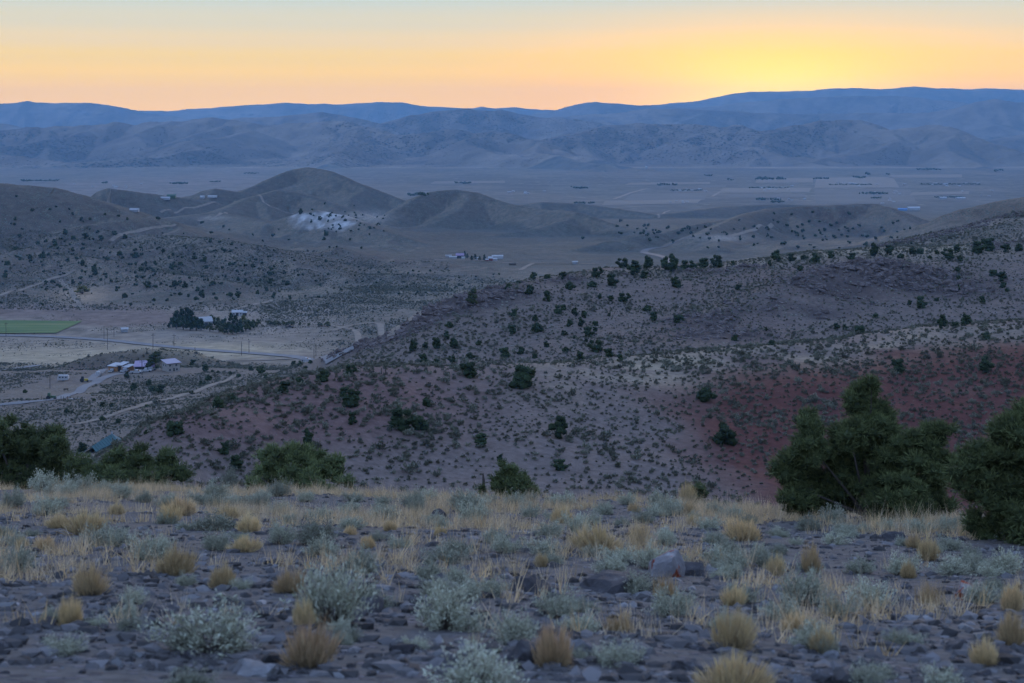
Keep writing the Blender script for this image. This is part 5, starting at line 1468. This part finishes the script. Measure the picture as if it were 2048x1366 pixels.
gable('shed', 'small white shed with a dark lean-to beyond the homestead trees', spot(475, 631), 0.1, 7, 5, 2.6, 1.2, M_WHITE, M_WHITE, 'shed')
gable('shed', 'dark open lean-to beside the small white shed', spot(486, 631), 0.1, 5, 4, 2.2, .8, M_DARK, M_GREY, 'shed', opening=False)
gable('shed', 'little grey pump shed on the bare field', spot(249, 664), .3, 4, 3, 2.0, .8, M_GREY, M_WHITE, 'shed', opening=False)
# the far ranch
G_RANCH = 'ranch buildings in the sage basin'
for px, py, L, W, H, R, wm, rm, lab in [(897, 514, 8, 4, 2.6, .4, M_WHITE, M_WHITE, 'long white trailer home at the edge of the ranch'), (906, 517, 10, 4, 2.8, .5, M_WHITE, M_WHITE, 'longest white trailer home at the ranch'),
    (920, 516, 11, 9, 4.0, 2.4, M_DARK, M_PURPLE, 'dark roofed ranch house under trees'), (926, 518, 4, 4, 2.6, .6, M_WHITE, M_WHITE, 'small white box trailer by the dark ranch house'), (953, 519, 4, 4, 2.4, .7, M_WHITE, M_WHITE, 'white camper beside ranch trees'),
    (973, 522, 5, 4, 2.2, .8, M_RED, M_WHITE, 'low red shed with white roof at the ranch'), (981, 521, 6, 6, 3.4, 2, M_RED, M_WHITE, 'red barn with white roof at the ranch'), (990, 521, 6, 5, 2.6, 1, M_WHITE, M_WHITE, 'small white shed beside the red barn'),
    (995, 517, 15, 7, 3.6, 1.2, M_WHITE, M_WHITE, 'long white barn behind the red barn'), (1025, 530, 9, 4, 2.4, .6, M_WOOD, M_WOOD, 'dark wooden loafing shed apart from the ranch'), (1150, 527, 7, 4, 2.6, .8, M_WHITE, M_WHITE, 'lone white shed by the basin track')]:
    x, y, z = spot(px, py)
    gable('ranch_building', lab, (x, y, z - .2), random.uniform(-.15, .15), L * .75, W * .75, H * .8, R * .8, wm, rm, 'building', G_RANCH, opening=False)
for px, py, L, W, H, wm, rm, lab in [(331, 399, 14, 8, 3.5, M_GREY, M_GREY, 'grey house on the low hill saddle'), (343, 396, 14, 8, 5, M_GREEN, M_GREEN, 'taller green house beside the grey house on the saddle'), (405, 396, 7, 5, 3, M_WHITE, M_WHITE, 'small white house on the far knoll'), (425, 395, 15, 6, 2.6, M_WHITE, M_WHITE, 'long white barn on the far knoll'), (269, 423, 9, 6, 2.4, M_GREY, M_GREY, 'weathered sheds below the far knoll')]:
    x, y, z = spot(px, py)
    gable('hill_house', lab, (x, y, z - .5), random.uniform(-.2, .2), L, W, H, 1.6, wm, rm, 'house', 'houses on the far low hills', opening=False)
# farms on the valley floor
def farm_mesh(wm, rm):
    v, f = box(-.5, .5, -.4, .4, 0, .6)
    g = np.array([(-.55, -.45, .58), (.55, -.45, .58), (.55, 0, .95), (-.55, 0, .95), (.55, .45, .58), (-.55, .45, .58)])
    me = bpy.data.meshes.new('farm_building')
    me.from_pydata([tuple(q) for q in np.concatenate([v, g])], [], [tuple(q) for q in f] + [(8, 9, 10, 11), (11, 10, 12, 13), (8, 11, 13), (9, 12, 10)])
    me.materials.append(wm); me.materials.append(rm)
    for p in list(me.polygons)[6:8]:
        p.material_index = 1
    return me
FM = [farm_mesh(M_WHITE, M_WHITE), farm_mesh(M_GREY, M_WHITE), farm_mesh(M_WALL, M_GREY), farm_mesh(M_BLUE, M_BLUE)]
def farm(px, py, w, h, k, label, group='farm buildings on the valley floor'):
    x, y, z = spot(px, py); m = y / F
    add('farm_building', FM[k], loc=(x, y, z - .3), rz=random.uniform(-.3, .3), scale=(w * m, w * m * .6, h * m * 1.05), label=label, category='building', group=group)
farm(1827, 420, 22, 7, 0, 'big white barn alone on the dark field behind the hill'); farm(1805, 421, 17, 5, 3, 'blue grey barn beside the big white barn')
farm(1921, 398, 18, 4, 0, 'long low white building on the right of the farmed plain'); farm(1886, 398, 13, 5, 1, 'pale building beside trees next to the long low white one')
farm(1293, 336, 5, 4, 0, 'lone white house at the foot of the far range'); farm(1557, 400, 5, 5, 0, 'bright white house beside a dark tree clump')
for cx, cy, sx, sy, n in [(1540, 377, 34, 5, 10), (1705, 369, 38, 4, 9), (1905, 368, 60, 4, 11), (1375, 381, 30, 4, 7), (1365, 405, 28, 2.5, 5), (1770, 388, 40, 5, 6), (1055, 385, 40, 4, 6), (1960, 388, 30, 5, 4), (200, 372, 100, 5, 8), (1780, 402, 30, 5, 4), (1590, 398, 20, 2, 3)]:
    for _ in range(n):
        farm(cx + rng.normal() * sx * .6, cy + rng.normal() * sy * .6, rng.uniform(3, 7), rng.uniform(1.8, 3), int(rng.integers(3)), 'tiny pale farm building on the valley floor')

def windbreaks():
    s = Soup(); IV, IF = ICO0
    def put(px, py, h):
        x, y, z = hit(px, py); m = y / F
        for k in range(4):
            c = np.array([x, y, z]) + np.array([rng.normal() * .4, rng.normal() * .4, rng.uniform(.3, .75)]) * h * m
            s.tris(IV * h * m * .4 * rng.uniform(.6, 1.2, (12, 1)) + c, IF, np.array([.036, .055, .034]) * rng.uniform(.7, 1.3))
    for x0, x1, y, h in [(1511, 1569, 359, 6), (1146, 1174, 377, 5), (1319, 1354, 370, 4.5), (1629, 1659, 358, 4), (1709, 1729, 356, 4), (1735, 1740, 350, 6), (1773, 1777, 350, 5), (1514, 1559, 400, 6), (1729, 1774, 388, 5), (1745, 1762, 397, 4),
                         (1834, 1884, 340, 4), (1990, 2004, 342, 5), (1149, 1189, 407, 4), (345, 372, 368, 5), (912, 942, 367, 4), (815, 858, 391, 7), (45, 115, 362, 3.5), (490, 518, 347, 3), (1500, 1575, 376, 2.5), (1660, 1745, 370, 2.5), (1840, 1960, 369, 2.5), (1340, 1405, 381, 2.5), (1540, 1565, 405, 4), (1870, 1930, 395, 3), (205, 215, 366, 4), (1410, 1425, 352, 4), (1455, 1465, 360, 3.5), (420, 440, 364, 3)]:
        for px in np.arange(x0, x1, h * .55):
            if rng.uniform() < .85:
                put(px + rng.normal(), y + rng.normal() * .5, h * rng.uniform(.6, 1.1))
    add('distant_tree_lines', s.mesh('distant_tree_lines', M_JUNIPER), kind='stuff', label='dark tree lines and groves far across the valley floor')
windbreaks()

# ------------------------------------------------------------------ homestead trees
def leafy_mesh(colour, tip):
    s = Soup(); C, R = [], []
    for i in range(20):
        a, z = rng.uniform(0, 6.28), rng.uniform(.22, .95)
        w = .34 * math.sin(math.pi * min(1, .25 + z * .72)) * math.sqrt(rng.uniform(.2, 1))
        C.append((math.cos(a) * w, math.sin(a) * w, z)); R.append(rng.uniform(.12, .2))
    foliage(s, np.array(C), R, 30, colour=colour, tipcol=tip, blen=.5, bwid=.3, sub=0, core=.85)
    return s.mesh('leafy_crown', M_LEAF)
LF = [leafy_mesh((.030, .050, .027), (.04, .068, .034)), leafy_mesh((.034, .055, .03), (.05, .075, .038)), leafy_mesh((.065, .08, .036), (.095, .11, .05)), leafy_mesh((.12, .115, .035), (.17, .15, .045))]
def leafy(px, py, w, h, k, label, group, name='tree'):
    loc, m = at_ground(px, py, .1)
    t = empty(name, loc, random.uniform(0, 6.28), (w * m * 1.25, w * m * 1.25, h * m * 1.1), label=label, category='tree', group=group)
    add('trunk', TM, t); add('crown', LF[k], t)
G_H = 'homestead trees round the white-roofed barn'
for px, py, w, h in [(337, 656, 7, 9), (346, 655, 16, 22), (354, 652, 20, 28), (364, 650, 20, 30), (374, 650, 20, 32), (382, 651, 18, 28), (352, 658, 18, 22), (366, 660, 20, 24), (380, 661, 20, 25), (392, 661, 20, 24), (402, 661, 18, 22), (392, 653, 16, 20), (448, 656, 14, 20), (462, 652, 14, 24), (470, 654, 14, 22), (456, 668, 18, 20), (466, 669, 16, 22), (474, 668, 12, 20)]:
    leafy(px, py, w, h, random.choice((0, 0, 1)), 'dark green tree in the homestead grove', G_H)
for px, py, w, h in [(425, 652, 18, 20), (436, 654, 16, 18), (420, 663, 18, 16), (438, 665, 18, 18), (448, 667, 16, 18), (482, 666, 16, 16), (492, 663, 18, 20), (500, 660, 18, 20), (508, 657, 14, 16), (480, 656, 14, 18), (516, 651, 12, 12)]:
    leafy(px, py, w, h, random.choice((1, 2, 2)), 'olive green tree in the homestead grove', G_H)
leafy(487, 653, 16, 20, 3, 'yellowing autumn tree in the homestead grove', G_H)
for px, py, w, h in [(540, 651, 14, 9), (549, 651, 14, 9), (557, 651, 10, 8), (567, 651, 12, 8), (577, 651, 14, 8), (586, 651, 12, 8), (600, 651, 8, 6), (618, 652, 8, 6), (640, 653, 14, 8), (655, 653, 16, 9)]:
    leafy(px, py, w, h, 2, 'low olive hedge bush in a row beyond the homestead', 'hedge bushes beyond the homestead', 'hedge_bush')
leafy(310, 740, 38, 34, 2, 'big round green tree between garage and two-storey house', 'farmyard trees')
leafy(945, 612, 26, 32, 2, 'pale green cottonwood behind the rocky ridge', 'lone valley trees')
for px, py, w, h in [(929, 515, 6, 12), (935, 517, 6, 9), (943, 521, 7, 9), (950, 519, 7, 10), (959, 521, 6, 8), (969, 522, 6, 12)]:
    leafy(px, py, w, h, 0, 'small dark tree among the ranch buildings', 'ranch trees')
leafy(165, 588, 30, 14, 3, 'yellow brush at the dry pond', 'pond brush')

# ------------------------------------------------------------------ poles, posts, vehicles, yard things
def pole(px, yb, yt, arm, label, group='utility poles in the valley'):
    loc, m = at_ground(px, yb, .3)
    H = (yb - yt) * m + .3
    t = empty('utility_pole', loc, math.radians(20), label=label, category='pole', group=group)
    V, Fq = tube([(0, 0, 0), (0, 0, H)], [.17, .12], 6)
    add('shaft', finish_mesh('shaft', V, Fq, 4, M_WOOD), t)
    if arm:
        part('crossarm', t, [(-1.1, 1.1, -.07, .07, H - .9, H - .72)], M_WOOD)
        for x in (-1, -.35, .35, 1):
            part('insulator', t, [(x - .05, x + .05, -.05, .05, H - .72, H - .55)], M_GREY)
for px, yb, yt, arm in [(12, 673, 645, 1), (208, 679, 653, 0), (215, 699, 657, 1), (228, 673, 656, 0), (306, 700, 667, 1), (348, 692, 668, 1), (390, 709, 694, 0), (483, 711, 683, 0), (498, 707, 681, 1), (628, 719, 698, 0), (632, 712, 689, 1)]:
    pole(px, yb, yt, arm, 'brown wooden utility pole with crossarm by the valley road' if arm else 'bare thin wooden pole near the valley road')
pole(100, 777, 749, 0, 'bare wooden pole by the white camper in the farmyard'); pole(284, 750, 720, 1, 'wooden pole between the farmyard pickup trucks')

def post_brace(px, py, h, gap, label):
    loc, m = at_ground(px, py, .1)
    t = empty('fence_brace', loc, .2, label=label, category='fence')
    H, g = h * m, gap * m
    for x in (-g / 2, g / 2):
        V, Fq = tube([(x, 0, -.2), (x * 1.02, .03, H * (1 if x < 0 else .8))], [.09, .08], 6)
        add('post', finish_mesh('post', V, Fq, 4, M_WOOD), t)
    V, Fq = tube([(g / 2, 0, H * .62), (g * 1.05, .1, -.05)], [.05, .05], 5)
    add('brace', finish_mesh('brace', V, Fq, 4, M_WOOD), t)
post_brace(767, 749, 14, 8, 'dark leaning fence posts on the crest of the reddish hillside')
post_brace(1260, 656, 11, 6, 'pair of dark fence posts on the face of the rocky ridge')
post_brace(619, 905, 13, 6, 'dark braced fence post under the narrow juniper')
post_brace(991, 701, 8, 5, 'small fence posts beside junipers on the rocky ridge')

def wheel(parent, x, y, r):
    V, Fq = tube([(x, y - .12, r), (x, y + .12, r)], [r, r], 12)
    Vc = np.concatenate([V, [(x, y - .12, r), (x, y + .12, r)]])
    me = bpy.data.meshes.new('wheel')
    me.from_pydata([tuple(q) for q in Vc], [], [tuple(q) for q in Fq] + [(24, (k + 1) % 12, k) for k in range(12)] + [(25, 12 + k, 12 + (k + 1) % 12) for k in range(12)])
    me.materials.append(M_TYRE)
    add('wheel', me, parent)
def profile(name, parent, prof, w, mat):
    """side outline (x, z) pulled to width w"""
    n = len(prof)
    v = [(x, -w / 2, z) for x, z in prof] + [(x, w / 2, z) for x, z in prof]
    me = bpy.data.meshes.new(name)
    me.from_pydata(v, [], [tuple(range(n)), tuple(range(2 * n - 1, n - 1, -1))] + [(i, i + n, (i + 1) % n + n, (i + 1) % n) for i in range(n)])
    me.materials.append(mat)
    return add(name, me, parent)
def pickup(px, py, rz, mat, label, s=1.0):
    loc, m = at_ground(px, py)
    t = empty('pickup_truck', loc, rz, s, label=label, category='truck', group='vehicles in the farmyard')
    profile('body', t, [(-2.7, .45), (2.6, .45), (2.7, .8), (2.6, 1.05), (1.2, 1.15), (-2.7, 1.15)], 1.9, mat)
    c = profile('cab', t, [(-.6, 1.14), (1.25, 1.14), (.75, 1.8), (-.5, 1.8)], 1.7, mat)
    profile('windscreen', c, [(.72, 1.22), (1.24, 1.2), (.83, 1.74), (.6, 1.74)], 1.72, M_GLASS)
    part('bed', t, [(-2.6, -.7, -.8, .8, 1.151, 1.16)], M_DARK)
    for x in (-1.7, 1.75):
        for y in (-.85, .85):
            wheel(t, x, y, .38)
pickup(273, 747, .15, M_WHITE, 'white pickup truck parked beside the garage'); pickup(291, 744, .2, M_WHITE, 'white pickup truck in front of the garage bays'); pickup(250, 744, 1.3, M_WHITE, 'white pickup truck nosed up to the orange workshop')
pickup(301, 742, 1.2, M_GREY, 'grey truck between garage and green tree'); pickup(224, 744, 1.4, M_WHITE, 'small white truck at the end of the orange workshop', .85); pickup(579, 656, .1, M_DARK, 'dark truck with white cab by the hedge bushes')
pickup(612, 722, .1, M_WHITE, 'white vehicle beside the junction on the valley road')

loc, m = at_ground(127, 762)
t = empty('camper_trailer', loc, .05, label='white camper trailer on bare reddish ground', category='trailer')
profile('body', t, [(-2.2, .5), (2.0, .5), (2.3, 1.2), (2.1, 2.5), (-2.1, 2.6), (-2.3, 1.6)], 2.1, M_WHITE)
for x in (-1.3, -.1, 1.2):
    part('window', t, [(x - .35, x + .35, -1.1, -1.04, 1.4, 2.0)], M_GLASS)
wheel(t, .0, -.9, .33); wheel(t, .0, .9, .33)
loc, m = at_ground(168, 764)
t = empty('tractor', loc, .4, label='yellow and dark tractor in the farmyard', category='tractor')
profile('body', t, [(-.2, .6), (1.7, .6), (1.7, 1.3), (-.2, 1.4)], .8, M_YEL); profile('cab', t, [(-1.2, .8), (-.1, .8), (-.2, 2.4), (-1.1, 2.4)], 1.3, M_DARK)
wheel(t, -.9, -.8, .75); wheel(t, -.9, .8, .75); wheel(t, 1.4, -.6, .42); wheel(t, 1.4, .6, .42)
loc, m = at_ground(102, 799)
t = empty('tractor', loc, .1, label='dark green tractor beside the driveway corral', category='tractor')
profile('body', t, [(-.2, .6), (1.7, .6), (1.7, 1.3), (-.2, 1.4)], .8, M_GREEN); profile('cab', t, [(-1.2, .8), (-.1, .8), (-.2, 2.4), (-1.1, 2.4)], 1.3, M_GREEN)
wheel(t, -.9, -.8, .75); wheel(t, -.9, .8, .75); wheel(t, 1.4, -.6, .42); wheel(t, 1.4, .6, .42)
loc, m = at_ground(196, 750)
t = empty('water_tank', loc, label='small white water tank beside the yard rubble', category='tank')
V, Fq = tube([(0, 0, -.1), (0, 0, 1.3), (0, 0, 1.6), (0, 0, 1.7)], [1.0, 1.0, .6, .05], 14)
add('drum', finish_mesh('drum', V, Fq, 4, M_WHITE), t)
loc, m = at_ground(132, 782)
t = empty('feed_trough', loc, .1, label='dark feed trough standing on bare farmyard soil', category='trough')
part('basin', t, [(-.9, .9, -.35, .35, .6, 1.0)], M_BLACK)
for x in (-.75, .75):
    part('leg', t, [(x - .07, x + .07, -.25, .25, -.05, .6)], M_BLACK)
loc, m = at_ground(147, 798)
t = empty('plank_stack', loc, .62, label='stack of white planks beside the driveway', category='planks')
for k in range(4):
    part('plank', t, [(-1.8 + .2 * k, 1.9 - .1 * k, -.5 + .28 * k, -.26 + .28 * k, 0, .14)], M_WHITE)
# corral posts and rails along the driveway
for i, (px, py) in enumerate([(83, 801), (92, 803), (112, 803), (122, 801), (127, 802), (135, 801)]):
    loc, m = at_ground(px, py, .1)
    V, Fq = tube([(0, 0, -.1), (0.03, 0, 1.7)], [.09, .08], 6)
    add('corral_post', finish_mesh('corral_post', V, Fq, 4, M_WOOD), loc=loc, label='weathered corral post beside the driveway', category='post', group='corral posts')
# rubble in the yard
for i in range(26):
    px, py = 205 + rng.normal() * 9, 750 + rng.normal() * 4
    loc, m = at_ground(px, py, .15)
    s_ = rng.uniform(.4, 1.1)
    v, f = rock_mesh(500 + i % 4, flat=.7, sub=1)
    add('rubble_stone', finish_mesh('rubble_stone', v, f, 3, M_ROCK), loc=loc, rz=random.uniform(0, 6), scale=s_, label='grey rubble stone heaped in the farmyard', category='rock', group='yard rubble')

# ------------------------------------------------------------------ air
def make_haze():
    x0, x1, y0, y1, z0, z1 = -48000, 48000, -2000, 21800, -600, float(ZZ.max()) + 40
    v = [(x, y, z) for z in (z0, z1) for y in (y0, y1) for x in (x0, x1)]
    f = [0, 2, 3, 1, 4, 5, 7, 6, 0, 1, 5, 4, 2, 6, 7, 3, 0, 4, 6, 2, 1, 3, 7, 5]
    m = bpy.data.materials.new('haze')
    m.use_nodes = True
    n, l = m.node_tree.nodes, m.node_tree.links
    n.clear()
    out = N(n, 'ShaderNodeOutputMaterial'); pv = N(n, 'ShaderNodeVolumePrincipled')
    pv.inputs['Color'].default_value = (0.27, 0.60, 1.0, 1)
    pv.inputs['Density'].default_value = 4.5e-5
    pv.inputs['Anisotropy'].default_value = 0.15
    l.new(pv.outputs[0], out.inputs['Volume'])
    add('haze', finish_mesh('haze', v, f, 4, m), kind='stuff', label='thin blue evening haze over the valley')
make_haze()
